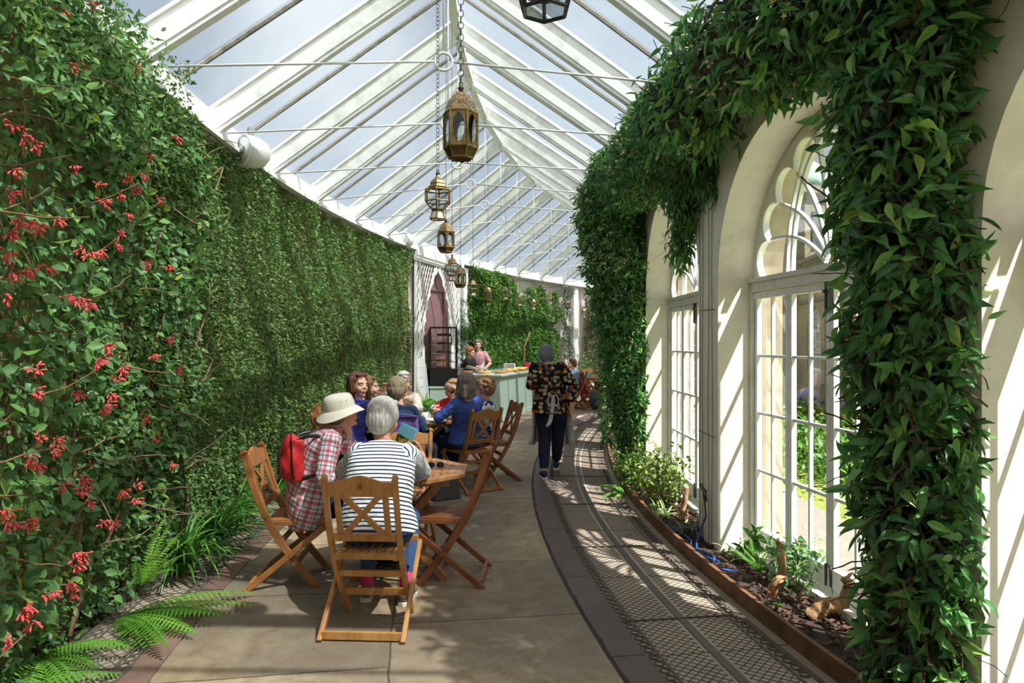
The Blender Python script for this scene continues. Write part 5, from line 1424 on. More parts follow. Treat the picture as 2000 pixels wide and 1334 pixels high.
# purple gilet hung on a chair
gl = empty('gilet', (-1.06, 6.56, 0), R_(-8), 'purple quilted gilet hung over the back of a chair', 'gilet')
m = MB(); V = []; Fs = []; nu, nv = 14, 14
for i in range(nu+1):
    for j in range(nv+1):
        u = i/nu*2-1; t = j/nv; x = u*(.17+.06*t) ; z = .93-.42*t; y = -.055-.05*t-.02*math.cos(u*2.4)+.008*math.sin(t*34)+.006*math.sin(u*20)
        V.append((x,y,z))
for i in range(nu):
    for j in range(nv):
        a = i*(nv+1)+j; Fs.append((a,a+1,a+nv+2,a+nv+1))
m.add(V, Fs); o = m.build('quilted_body', basic('purple quilt', srgb(104,74,148), .6, .12, 20), gl, True); sd = o.modifiers.new('thickness','SOLIDIFY'); sd.thickness = .022
m = MB(); m.strip([(-.17,-.05,.935),(0,-.07,.955),(.17,-.05,.935)], .05, .016, (0,1,0)); m.build('collar', basic('purple trim', srgb(86,60,126), .6), gl)
# red cloth & backpack on far chairs
m = MB(); m.ell((0,0,0), (.15,.035,.17), n=10); o = m.build('red_jacket', basic('red jacket', srgb(170,36,52), .8, .15), None, True); o.location = (1.74,16.62,.52); tag(o, 'red jacket hanging on the distant chair back', 'jacket')
bk2 = empty('backpack', (2.0, 16.45, 0), .3, 'dark backpack with blue piping on the floor by the distant chair', 'backpack')
m = MB(); m.ell((0,0,.23), (.15,.11,.23), n=12); m.build('bag_body', basic('dark backpack cloth', srgb(52,58,60), .7), bk2, True)
m = MB(); m.tube([(.10,-.09,.06),(.12,-.10,.25),(.05,-.08,.42)], .012, 6); m.build('piping', basic('blue piping', srgb(70,150,190), .6), bk2, True)
m = MB(); m.box((0,0,.0),(.18,.01,.13)); o = m.build('menu_card', basic('turquoise card', srgb(120,190,196), .5)); o.location = (1.95,17.45,TZ+.07); tag(o, 'turquoise menu card standing on the small distant table', 'card')
# ================================================================ people
def remeshed(mb, voxel, smooth=4, factor=.5, disp=None):
    """fuse overlapping shapes into one continuous surface"""
    me = mb.mesh('tmp'); o = bpy.data.objects.new('tmp', me); COL.objects.link(o)
    r = o.modifiers.new('r', 'REMESH'); r.mode = 'VOXEL'; r.voxel_size = voxel; r.use_smooth_shade = True
    s = o.modifiers.new('s', 'SMOOTH'); s.iterations = smooth; s.factor = factor
    dg = bpy.context.evaluated_depsgraph_get(); dg.update()
    me2 = bpy.data.meshes.new_from_object(o.evaluated_get(dg)); bpy.data.objects.remove(o); bpy.data.meshes.remove(me)
    me2.materials.clear()
    if disp:
        n = len(me2.vertices); co = np.empty(n*3, np.float32); me2.vertices.foreach_get('co', co); co = co.reshape(-1,3)
        no = np.empty(n*3, np.float32); me2.vertices.foreach_get('normal', no); no = no.reshape(-1,3)
        d = np.array([disp(c) for c in co], np.float32); co = co+no*d[:,None]; me2.vertices.foreach_set('co', co.ravel()); me2.update()
    return me2
def pattern_attrs(me, bones):
    n = len(me.vertices); co = np.empty(n*3, np.float32); me.vertices.foreach_get('co', co); co = co.reshape(-1,3).astype(float)
    best = np.full(n, 1e9); pu = np.zeros(n); pv = np.zeros(n)
    for (a, b, rad, off) in bones:
        a = np.array(a); b = np.array(b); d = b-a; L_ = np.linalg.norm(d); d = d/L_; rel = co-a; t = rel@d; tc = np.clip(t, -.03, L_+.03); q = rel-np.outer(tc, d)
        dist = np.linalg.norm(q, axis=1)/rad; x = np.cross(d, [0,1,.01]); x /= np.linalg.norm(x); y = np.cross(d, x)
        ang = np.arctan2(q@y, q@x); m = dist < best
        pu[m] = t[m]+off; pv[m] = (ang*rad)[m]; best[m] = dist[m]
    for nm, v_ in (('pu', pu), ('pv', pv)):
        at_ = me.attributes.new(nm, 'FLOAT', 'POINT'); at_.data.foreach_set('value', v_.astype(np.float32))
def cloth(name, col, rough=.85, pat=None):
    t = NT(name); v = t.coord(); wr = t.noise(v, 16, 5)
    if pat == 'stripe':
        u = t.attr('pu'); f = t.math('LESS_THAN', t.math('FRACT', t.math('MULTIPLY', u, 1/.0245)), .36); c = t.mix(f, srgb(238,238,238), srgb(36,40,72))
        c = t.mix(t.math('LESS_THAN', u, -.045), c, srgb(44,50,84))
    elif pat == 'plaid':
        u = t.attr('pu'); w = t.attr('pv')
        def band(x, per, lo, hi): f = t.math('FRACT', t.math('DIVIDE', x, per)); return t.math('MULTIPLY', t.math('GREATER_THAN', f, lo), t.math('LESS_THAN', f, hi))
        P_ = .066; c = t.mix(0, srgb(226,222,224), srgb(226,222,224))
        c = t.mix(t.math('MULTIPLY', band(u, P_, .0, .36), .62), c, srgb(196,56,84)); c = t.mix(t.math('MULTIPLY', band(w, P_, .0, .36), .62), c, srgb(196,56,84))
        c = t.mix(t.math('MULTIPLY', band(u, P_, .56, .70), .62), c, srgb(52,56,92)); c = t.mix(t.math('MULTIPLY', band(w, P_, .56, .70), .62), c, srgb(52,56,92))
        c = t.mix(t.math('MULTIPLY', band(u, P_, .15, .19), .8), c, srgb(40,40,60)); c = t.mix(t.math('MULTIPLY', band(w, P_, .15, .19), .8), c, srgb(40,40,60))
        c = t.mix(t.math('MULTIPLY', band(u, P_, .84, .87), .6), c, srgb(60,60,90)); c = t.mix(t.math('MULTIPLY', band(w, P_, .84, .87), .6), c, srgb(60,60,90))
    elif pat == 'floral':
        vo = t.n('ShaderNodeTexVoronoi'); vo.voronoi_dimensions = '2D'; vo.inputs['Scale'].default_value = 19; vo.inputs['Randomness'].default_value = .75; s0_ = t.n('ShaderNodeSeparateXYZ'); t.l(v, s0_.inputs[0]); cb_ = t.n('ShaderNodeCombineXYZ'); nz_ = t.math('MULTIPLY', t.noise(v, 45, 2), .022); t.l(t.math('ADD', t.math('ADD', s0_.outputs['X'], t.math('MULTIPLY', s0_.outputs['Y'], .45)), nz_), cb_.inputs[0]); t.l(t.math('ADD', s0_.outputs['Z'], nz_), cb_.inputs[1]); t.l(cb_.outputs[0], vo.inputs['Vector']); d = vo.outputs['Distance']
        rg = t.math('MULTIPLY', t.math('GREATER_THAN', d, .16), t.math('LESS_THAN', d, .38)); sc = t.n('ShaderNodeSeparateXYZ'); t.l(vo.outputs['Color'], sc.inputs[0])
        fc = t.ramp(sc.outputs['X'], [(.0, srgb(196,172,140)), (.42, srgb(206,184,150)), (.48, srgb(180,92,34)), (.74, srgb(168,80,30)), (.78, srgb(128,112,104)), (1, srgb(120,100,96))])
        core = t.math('LESS_THAN', d, .09); isor = t.math('GREATER_THAN', sc.outputs['Y'], .68); m_ = t.math('MAXIMUM', t.math('MAXIMUM', rg, core), t.math('MULTIPLY', isor, t.math('LESS_THAN', d, .36)))
        m_ = t.math('MULTIPLY', m_, t.math('GREATER_THAN', sc.outputs['Z'], .10)); c = t.mix(m_, srgb(22,20,24), fc)
    elif pat == 'bluefloral':
        vo = t.n('ShaderNodeTexVoronoi'); vo.inputs['Scale'].default_value = 22; t.l(v, vo.inputs['Vector']); sc = t.n('ShaderNodeSeparateXYZ'); t.l(vo.outputs['Color'], sc.inputs[0])
        c = t.ramp(sc.outputs['X'], [(0, srgb(36,44,110)), (.42, srgb(44,54,120)), (.46, srgb(222,226,232)), (.74, srgb(206,212,222)), (.78, srgb(96,120,180)), (.90, srgb(196,160,90)), (1, srgb(200,180,150))]); 
        for nd in t.t.nodes:
            if nd.type == 'VALTORGB': nd.color_ramp.interpolation = 'CONSTANT'
    elif pat == 'redwhite':
        u = t.attr('pu'); f = t.math('MULTIPLY', t.math('GREATER_THAN', u, .26), t.math('LESS_THAN', u, .32)); f2 = t.math('MULTIPLY', t.math('GREATER_THAN', u, .36), t.math('LESS_THAN', u, .42))
        c = t.mix(t.math('MAXIMUM', f, f2), srgb(188,30,42), srgb(236,232,232))
    elif pat == 'knit':
        n = t.noise(v, 130, 2); c = t.mix(t.ramp(n, [(.45,(0,0,0)),(.6,(1,1,1))]), tuple(x*.7 for x in col), tuple(min(1,x*1.35) for x in col))
    else: c = t.ramp(wr, [(.3, tuple(x*.86 for x in col)), (.7, tuple(min(1,x*1.12) for x in col))])
    return t.done(t.bsdf(c, rough, 0, .25, t.bump(t.math('ADD', wr, t.math('MULTIPLY', t.noise(v, 90, 2), .15)), .5, .012)))
def skinmat(name, c):
    t = NT(name); v = t.coord(); n = t.noise(v, 14, 4); col = t.ramp(n, [(.3, tuple(x*.86 for x in c)), (.7, tuple(min(1,x*1.08) for x in c))])
    return t.done(t.bsdf(col, .5, 0, .4, t.bump(t.noise(v, 60, 4), .12, .003), Subsurface_Weight=.06))
def hairmat(name, c1, c2):
    t = NT(name); v = t.coord('Object', (60,60,7)); n = t.noise(v, 2.2, 5, .6); v2 = t.coord(); n2 = t.noise(v2, 14, 3)
    c = t.mix(t.math('MULTIPLY', n2, .5), t.ramp(n, [(.34, c1), (.62, c2)]), c2); return t.done(t.bsdf(c, .5, 0, .4, t.bump(n, .9, .01)))
SK = skinmat('fair skin', srgb(222,172,148)); SK2 = skinmat('tanned skin', srgb(206,150,118))
HAIR = {'white': hairmat('white grey hair', srgb(128,122,118), srgb(222,216,210)), 'brown': hairmat('brown hair', srgb(58,32,26), srgb(118,72,56)), 'curlybrown': hairmat('long brown hair', srgb(70,46,30), srgb(146,104,68)),
        'dark': hairmat('ash bob hair', srgb(70,56,46), srgb(168,148,124)), 'silver': hairmat('silver hair', srgb(150,146,142), srgb(226,222,216)), 'blonde': hairmat('dark blonde hair', srgb(128,92,66), srgb(204,166,128)),
        'greybob': hairmat('grey brown bob', srgb(66,58,54), srgb(140,128,118)), 'curly': hairmat('curly auburn hair', srgb(86,54,36), srgb(164,118,82)), 'slate': hairmat('slate grey hair', srgb(66,68,76), srgb(136,138,146)),
        'ginger': hairmat('reddish bun', srgb(116,66,46), srgb(176,116,84)), 'darkbrown': hairmat('dark brown curls', srgb(50,26,22), srgb(104,62,50))}
EYEW = basic('eye white', srgb(232,226,220), .2, .02, bump=0); IRIS = basic('iris', srgb(60,48,40), .2, .05, bump=0); LIP = basic('lips', srgb(196,126,112), .45, .05, bump=0)

def cap(mb, p0, p1, r0, r1, n=10):
    p0 = Vector(p0); p1 = Vector(p1); d = p1-p0; L_ = d.length
    if L_ < 1e-5: mb.ell(p0, (r0,r0,r0)); return
    q = d.to_track_quat('Z','Y').to_matrix(); prof = []
    for i in range(5): a = -PI/2+PI/2*i/4; prof.append((r0*math.cos(a) if i else 0, r0*math.sin(a)))
    for i in range(5): a = PI/2*i/4; prof.append((r1*math.cos(a) if i < 4 else 0, L_+r1*math.sin(a)))
    k = MB(); k.lathe(prof, n=n); mb.add([q @ Vector(v) + p0 for v in k.v], k.f)
def loft(mb, secs, n=20):
    """secs: (centre, lateral axis, depth axis, half width, half depth)"""
    V = []; Fs = []
    for c, lx, dy, w, d in secs:
        for k in range(n):
            a = 2*PI*k/n; ca, sa = math.cos(a), math.sin(a); e = .82
            V.append(Vector(c)+Vector(lx)*w*math.copysign(abs(ca)**e, ca)+Vector(dy)*d*math.copysign(abs(sa)**e, sa))
    m = len(secs)
    for i in range(m-1):
        for k in range(n): Fs.append((i*n+k, i*n+(k+1)%n, (i+1)*n+(k+1)%n, (i+1)*n+k))
    Fs += [tuple(range(n))[::-1], tuple(range((m-1)*n, m*n))]; mb.add(V, Fs)
def hand(mb, W_, d, nrm, side=1, curl=.5, spread=.20, s=1.0):
    """hand from wrist W_ pointing along d; nrm = back of the hand; side=+1 thumb on +x"""
    d = Vector(d).normalized(); nrm = Vector(nrm); nrm = (nrm-d*nrm.dot(d)).normalized(); x = d.cross(nrm)*side; W_ = Vector(W_)
    T = lambda a, b, c: W_+(x*a+d*b+nrm*c)*s
    for a in (-.026,-.009,.009,.026): cap(mb, T(a*.55,.0,0), T(a*1.15,.085,.002), .014*s, .0115*s, 8)
    cap(mb, T(.012,.02,-.006), T(.024,.05,-.008), .014*s, .013*s, 8)
    for k, (a, L_) in enumerate(((-.034,.062),(-.012,.074),(.011,.078),(.033,.070))):
        sp = a*spread*10*.35; p = T(a,.088,.0); b = 0; ang = 0; r = .0088*s
        for q, f in enumerate((.45,.32,.26)):
            ang += curl*(.6,1.0,.7)[q]; v_ = (d*math.cos(ang)-nrm*math.sin(ang)+x*sp).normalized(); e = p+v_*L_*f*s; cap(mb, p, e, r, r*.92, 8); p = e; r *= .93
    p = T(.028,.022,-.006); v_ = (x*.75+d*.62-nrm*.25).normalized(); e = p+v_*.040*s; cap(mb, p, e, .012*s, .0105*s, 8); v2 = (x*.35+d*.85-nrm*(.2+.4*curl)).normalized(); f = e+v2*.032*s; cap(mb, e, f, .0102*s, .0085*s, 8)

def person(label, loc, rz, sit=True, hip=.53, neck=None, head=None, look=None, tilt=0, roll=0, sh=.175, g=1.0, arms={}, legs=None, top='plain', sleeve=1.0, topmat=None, topz=None, legmat=None, shoemat=None,
           hair='short', hairmat_=None, skin=SK, voxel=.0065, feet=True, cuff=.10, sock=None, collar=None, hs=1.0, eyes=True, extra=None, cl_off=.016, flare=0):
    root = empty('person', loc, rz, label, 'person'); Mi = root.matrix_basis.inverted() if False else (Matrix.Translation(Vector(loc)) @ Matrix.Rotation(rz,4,'Z')).inverted()
    Lc = lambda p: Mi @ Vector(p)
    R3 = Mi.to_3x3(); Ld = lambda d: (R3 @ Vector(d)).normalized()
    nk = Lc(neck) if neck is not None else Vector((0,.04,1.06)); hd = Lc(head) if head is not None else nk+Vector((0,.03,.16))
    if (hd-nk).length > .155: nk = hd+(nk-hd).normalized()*.155
    hp = Vector((0,0,hip))
    lookd = Ld(look) if look is not None else Vector((0,1,0)); fy = Vector((lookd.x, lookd.y, 0)).normalized(); 
    HQ = Matrix.Rotation(math.atan2(-fy.x, fy.y),3,'Z') @ Matrix.Rotation(tilt,3,'X') @ Matrix.Rotation(roll,3,'Y')
    HT = lambda x,y,z: hd+HQ @ (Vector((x,y,z))*hs)
    up = (nk-hp).normalized(); ctrl = hp+Vector((0,-.02,(nk.z-hp.z)*.5)) if sit else (hp+nk)/2
    def spine(t): return hp*(1-t)**2+ctrl*2*t*(1-t)+nk*t*t
    latb = Vector((1,0,0)); 
    def secs(o):
        S_ = [(-.13,.14,.10),(-.02,.178*g,.125*g),(.12,.17*g,.122*g),(.30,.148*g,.112*g),(.50,.150*g,.115*g),(.70,.168*(.5+.5*g),.115*(.5+.5*g)),(.84,sh*1.02,.095),(.93,sh*.80,.072),(1.0,.062,.058)]
        out = []
        for t, w, d in S_:
            c = spine(max(t,0)) + (Vector((0,0,t*.45)) if t < 0 else Vector((0,0,0))); tg = (spine(min(1,max(t,0)+.05))-spine(max(0,t-.05))).normalized(); dp = latb.cross(tg)*-1; dp = tg.cross(latb)
            out.append((c, latb, dp, w+o, d+o))
        return out
    shL = {s: spine(.88)+latb*s*(sh-.015)+Vector((0,0,.0)) for s in (-1,1)}
    AR = {}
    for s, key in ((-1,'L'),(1,'R')):
        if key in arms: e, w_, fd, nn, cu = arms[key]; AR[s] = (Lc(e), Lc(w_), Ld(fd), Ld(nn), cu)
        else: AR[s] = (shL[s]+Vector((s*.06,.10,-.26)), shL[s]+Vector((s*-.02,.32,-.30)), Vector((-.3*s,1,0)), Vector((0,0,1)), .5)
    if legs is None: legs = {s: ((s*.10,.42,hip-.02),(s*.10,.40,.10)) for s in (-1,1)}
    else: legs = {s: (Lc(legs[s][0]), Lc(legs[s][1])) for s in (-1,1)}
    hj = {s: hp+Vector((s*.085*g,0,-.02)) for s in (-1,1)}
    # ---- skin: one continuous body
    b = MB(); loft(b, [(c,lx,dy,w-.012,d-.012) for c,lx,dy,w,d in secs(0)])
    cap(b, spine(.97), hd+HQ @ Vector((0,-.018,-.055)), .052, .050)
    b.ell(HT(0,-.015,.035), (.076*hs,.094*hs,.086*hs), HQ, 16); b.ell(HT(0,.026,-.025), (.062*hs,.066*hs,.082*hs), HQ, 14); b.ell(HT(0,.040,-.082), (.040*hs,.040*hs,.030*hs), HQ, 12)
    for s in (-1,1):
        b.ell(HT(s*.036,.058,-.035), (.026*hs,.026*hs,.028*hs), HQ); b.ell(HT(s*.074,-.008,-.008), (.010*hs,.020*hs,.032*hs), HQ, 10); cap(b, HT(s*.046,.070,.026), HT(s*.014,.086,.024), .010*hs, .011*hs)
    cap(b, HT(0,.086,.012), HT(0,.101,-.022), .0085*hs, .0118*hs); 
    for s in (-1,1): b.ell(HT(s*.012,.093,-.027), (.008*hs,.009*hs,.008*hs), HQ, 8)
    b.ell(HT(0,.086,-.060), (.024*hs,.013*hs,.011*hs), HQ, 10); b.ell(HT(0,.078,-.098), (.018*hs,.014*hs,.013*hs), HQ, 10)
    for s in (-1,1):
        e, w_, fd, nn, cu = AR[s]; cap(b, shL[s], e, .046, .038); cap(b, e, e.lerp(w_,.35), .038, .039); cap(b, e.lerp(w_,.35), w_, .039, .026); hand(b, w_, fd, nn, side=-s, curl=cu)
        k, a = legs[s]; k = Vector(k); a = Vector(a); cap(b, hj[s], k, .078, .056); cap(b, k, k.lerp(a,.3), .056, .054); cap(b, k.lerp(a,.3), a, .054, .036)
    # feet
    FT = {}
    for s in (-1,1):
        k, a = Vector(legs[s][0]), Vector(legs[s][1]); f = Vector((a.x-hp.x, 0,0)); fdv = Vector((s*.12,1,0)).normalized() if sit or True else f; FT[s] = (a, fdv)
        cap(b, a+Vector((0,0,-.035)), a+fdv*.13+Vector((0,0,-.055)), .032, .026)
    body = link('body', remeshed(b, voxel, 3), skin, root, True)
    # mouth, eyes
    if eyes:
        for s in (-1,1):
            m = MB(); m.ell(HT(s*.031,.0785,.004), (.0120*hs,.0080*hs,.0058*hs), HQ, 10); ey = m.build('eye', EYEW, root, True); m = MB(); m.ell(HT(s*.031,.0850,.004), (.0052*hs,.0025*hs,.0050*hs), HQ, 8); m.build('iris', IRIS, ey, True)
            m = MB(); m.tube([HT(s*.016,.092,.022), HT(s*.032,.089,.028), HT(s*.048,.077,.022)], .0028, 5); m.build('eyebrow', hairmat_ or HAIR['brown'], root, True)
        m = MB(); m.ell(HT(0,.098,-.056), (.022*hs,.006*hs,.0045*hs), HQ, 10); m.ell(HT(0,.097,-.064), (.018*hs,.006*hs,.0050*hs), HQ, 10); m.build('mouth', LIP, root, True)
    # ---- clothes
    c = MB(); o = cl_off; S2 = secs(o)
    tmin = topz if topz is not None else -.05
    S2 = [x for x, q in zip(S2, [-.13,-.02,.12,.30,.50,.70,.84,.93,1.0]) if q >= tmin-.001]
    if flare: S2[0] = (S2[0][0]-Vector((0,0,.10)), S2[0][1], S2[0][2], S2[0][3]+flare, S2[0][4]+flare)
    S2[-1] = (S2[-1][0]-Vector((0,0,.005)), S2[-1][1], S2[-1][2], .066, .062)
    loft(c, S2, 26); bones = [(tuple(hp), tuple(nk), .16, 0)]
    for s in (-1,1):
        e, w_, *_r = AR[s]; L1 = (e-shL[s]).length; 
        cap(c, shL[s]-latb*s*.02, shL[s].lerp(e, min(1, sleeve*2)), .066+o*.4, .051+o*.4)
        if sleeve > .5: q = e.lerp(w_, (sleeve-.5)*2); cap(c, e, e.lerp(q,.5), .050+o*.3, .046+o*.3); cap(c, e.lerp(q,.5), q, .046+o*.3, .036+o*.3)
        bones.append((tuple(shL[s]), tuple(e), .056, .13)); bones.append((tuple(e), tuple(w_), .046, .13+L1))
    sd = random.Random(label).uniform(0, 50)
    def wrk(p): return .0055*noise.noise(Vector((p[0]*9+sd, p[1]*9, p[2]*16)))+.003*noise.noise(Vector((p[0]*24, p[1]*24+sd, p[2]*40)))
    me = remeshed(c, max(.007, voxel), 5, disp=wrk); pattern_attrs(me, bones); tp = link('top', me, topmat, root, True)
    if collar:
        m = MB(); m.torus(nk+Vector((0,.0,.004)), .058, .012, None, 24, 8); m.build('collar', collar, root, True)
    # trousers
    t_ = MB(); loft(t_, [(x[0], x[1], x[2], x[3]+.006, x[4]+.006) for x in secs(0)[:3]], 20)
    for s in (-1,1):
        k, a = Vector(legs[s][0]), Vector(legs[s][1]); a2 = k.lerp(a, 1-cuff); kf = 1.25 if not sit else 1; cap(t_, hj[s], k, .088*g*(1.1 if not sit else 1), .066*kf); cap(t_, k, k.lerp(a2,.5), .066*kf, .060*kf); cap(t_, k.lerp(a2,.5), a2, .060*kf, .050*kf)
        if not sit: cap(t_, hj[s]+Vector((0,-.02,-.02)), hj[s]+Vector((0,-.02,-.1)), .10*g, .085*g)
    link('trousers', remeshed(t_, .010, 5, disp=lambda p: .005*noise.noise(Vector((p[0]*10, p[1]*10+sd, p[2]*12)))), legmat or cloth('dark trousers', srgb(36,38,50)), root, True)
    for s in (-1,1):
        a, fdv = FT[s]; m = MB(); cap(m, a+Vector((0,0,-.030))-fdv*.03, a+fdv*.13+Vector((0,0,-.052)), .040, .034, 12); cap(m, a+Vector((0,0,-.05))-fdv*.02, a+fdv*.15+Vector((0,0,-.058)), .036, .033, 12)
        sh_ = link('shoe', remeshed(m, .008, 3), shoemat or M['black'], root, True); m = MB(); sid = Vector((fdv.y,-fdv.x,0))
        pts = [a-fdv*.065, a-fdv*.05+sid*.034, a+fdv*.06+sid*.036, a+fdv*.14+sid*.036, a+fdv*.185, a+fdv*.14-sid*.036, a+fdv*.06-sid*.036, a-fdv*.05-sid*.034]
        V = [Vector((p.x,p.y,a.z-.098)) for p in pts]+[Vector((p.x,p.y,a.z-.076)) for p in pts]; m.add(V, [tuple(range(8))[::-1], tuple(range(8,16))]+[(i,(i+1)%8,(i+1)%8+8,i+8) for i in range(8)]); m.build('sole', M['paper'] if shoemat else M['black'], sh_)
        if sock: m = MB(); k = Vector(legs[s][0]); m.tube([a+Vector((0,0,-.01)), a.lerp(k,.22)], [.043,.045], 12); m.build('sock', sock, root, True)
    # ---- hair
    if hair:
        h = MB(); rnd = random.Random(label)
        if hair in ('short','bob','long','curly','bun'):
            h.ell(HT(0,-.026,.050), (.090*hs,.098*hs,.088*hs), HQ, 16); h.ell(HT(0,-.052,.0), (.086*hs,.076*hs,.090*hs), HQ, 14)
            cap(h, HT(-.040,.050,.098), HT(.045,.046,.098), .020*hs, .018*hs)
        if hair == 'capped': h.ell(HT(0,-.050,-.012), (.080*hs,.064*hs,.066*hs), HQ, 14)
        if hair == 'short':
            for s in (-1,1): h.ell(HT(s*.070,-.018,.022), (.024*hs,.046*hs,.052*hs), HQ, 12)
            h.ell(HT(0,-.062,-.045), (.066*hs,.050*hs,.050*hs), HQ, 12)
        if hair == 'bob':
            for s in (-1,1): cap(h, HT(s*.074,-.005,.055), HT(s*.078,.005,-.055), .034*hs, .030*hs); cap(h, HT(s*.055,-.055,.0), HT(s*.062,-.050,-.085), .045*hs, .036*hs)
            cap(h, HT(0,-.07,.0), HT(0,-.070,-.085), .050*hs, .042*hs)
        if hair == 'long':
            for s in (-1,1): cap(h, HT(s*.074,-.010,.05), HT(s*.082,.010,-.16), .030*hs, .026*hs); cap(h, HT(s*.05,-.055,.0), HT(s*.065,-.045,-.17), .045*hs, .034*hs)
            cap(h, HT(0,-.07,.0), HT(0,-.065,-.16), .048*hs, .040*hs)
        if hair == 'bun': h.ell(HT(0,-.135,.045), (.036*hs,.034*hs,.036*hs), HQ, 10); h.ell(HT(0,-.06,-.03), (.07*hs,.05*hs,.05*hs), HQ, 10)
        if hair == 'curly':
            for i in range(150):
                u = Vector((rnd.gauss(0,1), rnd.gauss(0,1), rnd.gauss(0,1))).normalized()
                if u.y > .45 and u.z < .45: continue
                if u.z < -.75: continue
                h.ell(HT(u.x*.100, -.026+u.y*.105, .030+u.z*.100), (.019*hs,)*3, None, 6)
        def strand(p):
            q = HQ.inverted() @ (Vector(p)-hd); a = math.atan2(q.x, -q.y+.02)
            return .0042*noise.noise(Vector((a*9, q.z*12, sd)))+.0028*noise.noise(Vector((a*26, q.z*9, sd)))
        link('hair', remeshed(h, .006, 2 if hair != 'curly' else 1, disp=strand), hairmat_, root, True)
    if extra: extra(root, HT, HQ, Lc, spine, shL, AR)
    return root

NAVY = cloth('navy trousers', srgb(38,42,66)); BLACKC = cloth('black cloth', srgb(30,30,34)); JEAN = cloth('blue denim', srgb(64,88,132)); JEAND = cloth('dark denim jacket', srgb(44,62,96))
Wd = lambda x, y, z: Vector((x,y,z))
# --- woman in the striped top (back to the camera)
nkS = at(752, 868, 4.27); hdS = at(750, 818, 4.31); 
person('person in a navy and white striped top reading at the nearest table, back to camera', (-.80, 4.07, 0), R_(-2), hip=.545, neck=nkS, head=hdS, look=(.25,1,0), tilt=-.12, sh=.185, g=1.24,
    arms={'L': (Wd(-1.10,4.40,.79), Wd(-.92,4.66,.80), (.5,.8,.3), (-.3,.2,1), .8), 'R': (Wd(-.575,4.50,.775), Wd(-.63,4.76,.86), (-.55,.45,.55), (.5,.7,.2), .9)},
    legs={-1: ((-.92,4.47,.50),(-.93,4.37,.10)), 1: ((-.66,4.47,.50),(-.67,4.30,.10))}, top='stripe', sleeve=.41, topmat=cloth('breton stripes', None, None or .85, 'stripe'), topz=-.13, legmat=JEAN, shoemat=basic('taupe trainer', srgb(132,116,104), .8, .2, 30), sock=basic('pink sock', srgb(226,52,122), .8, .05),
    hair='short', hairmat_=HAIR['white'], skin=SK2, voxel=.005, cuff=.24, collar=cloth('navy collar', srgb(46,52,84)), hs=1.06, eyes=True, cl_off=.018)
# --- woman in the sun hat
def hat(root, HT0, HQ, Lc, *a):
    HT = lambda x, y, z: HT0(x*.93, y*.93, z*.90+.008)
    tm = basic('beige hat canvas', srgb(204,196,182), .85, .06, 20, 0, .25, 90); tm2 = basic('darker hat band', srgb(196,184,164), .85, .08, 20, 0, .25, 90)
    n = 32; cr_ = MB(); V = []; Fs = []
    prof = [(.108,.005),(.107,.05),(.103,.075),(.097,.102),(.084,.122),(.054,.132),(0,.135)]
    for j in range(n):
        an = 2*PI*j/n
        for r, z in prof: V.append(HT(r*math.cos(an)*.96, -.012+r*math.sin(an)*1.1, z+.008))
    k = len(prof)
    for j in range(n):
        for i in range(k-1): p = j*k+i; q = ((j+1)%n)*k+i; Fs.append((p,q,q+1,p+1))
    cr_.add(V, Fs); ht = cr_.build('hat', tm, root, True)
    bm_ = MB(); V = []; Fs = []; rr = [.104,.112,.128,.146,.164,.168,.164,.144,.122,.102]; zz = [.020,.020,.008,-.010,-.030,-.034,-.036,-.016,.002,.012]
    for j in range(n):
        an = 2*PI*j/n
        for r, z in zip(rr, zz): w_ = .016*math.sin(2*an+.8)*(r-.09)/.07; V.append(HT(r*math.cos(an), -.012+r*math.sin(an)*1.08, z+.012+w_))
    k = len(rr)
    for j in range(n):
        for i in range(k): p = j*k; q = ((j+1)%n)*k; Fs.append((p+i,q+i,q+(i+1)%k,p+(i+1)%k))
    bm_.add(V, Fs); bm_.build('brim', tm, ht, True)
    bn = MB(); bn.torus(HT(0,-.012,.052), .0965, .010, HQ, 30, 6, sx=.96); 
    ey = MB()
    for an in (-2.3,-1.9,-.2,.2): p = HT(.093*math.cos(an), -.012+.102*math.sin(an), .088); ey.ell(p, (.006,.006,.006), None, 7)
    ey.build('eyelet', M['brass_dark'], ht, True)
nkH = at(652, 838, 4.72); hdH = at(668, 806, 4.76)
person('person in a beige sun hat and red checked shirt resting chin on hand', (-1.42, 4.76, 0), R_(-66), hip=.53, neck=nkH, head=hdH, look=(.80,.60,0), tilt=.20, roll=.0, sh=.165, g=1.08,
    arms={'R': (at(632, 936, 4.50), at(682, 942, 4.52), (1,.2,0), (0,0,1), .6), 'L': (Wd(-1.02,5.0,.79), at(683, 862, 4.93), (-.15,-.15,1), (.7,-.3,.2), 1.1)},
    legs={-1: ((-1.02,5.02,.50),(-1.0,5.0,.10)), 1: ((-1.0,4.80,.50),(-.98,4.78,.10))}, sleeve=.72, topmat=cloth('red checked shirt', None, .85, 'plaid'), topz=-.13, legmat=BLACKC, hair='capped', hairmat_=HAIR['greybob'], voxel=.005, hs=1.02, extra=hat, cl_off=.020, flare=.015, collar=cloth('check collar', srgb(206,120,140)))
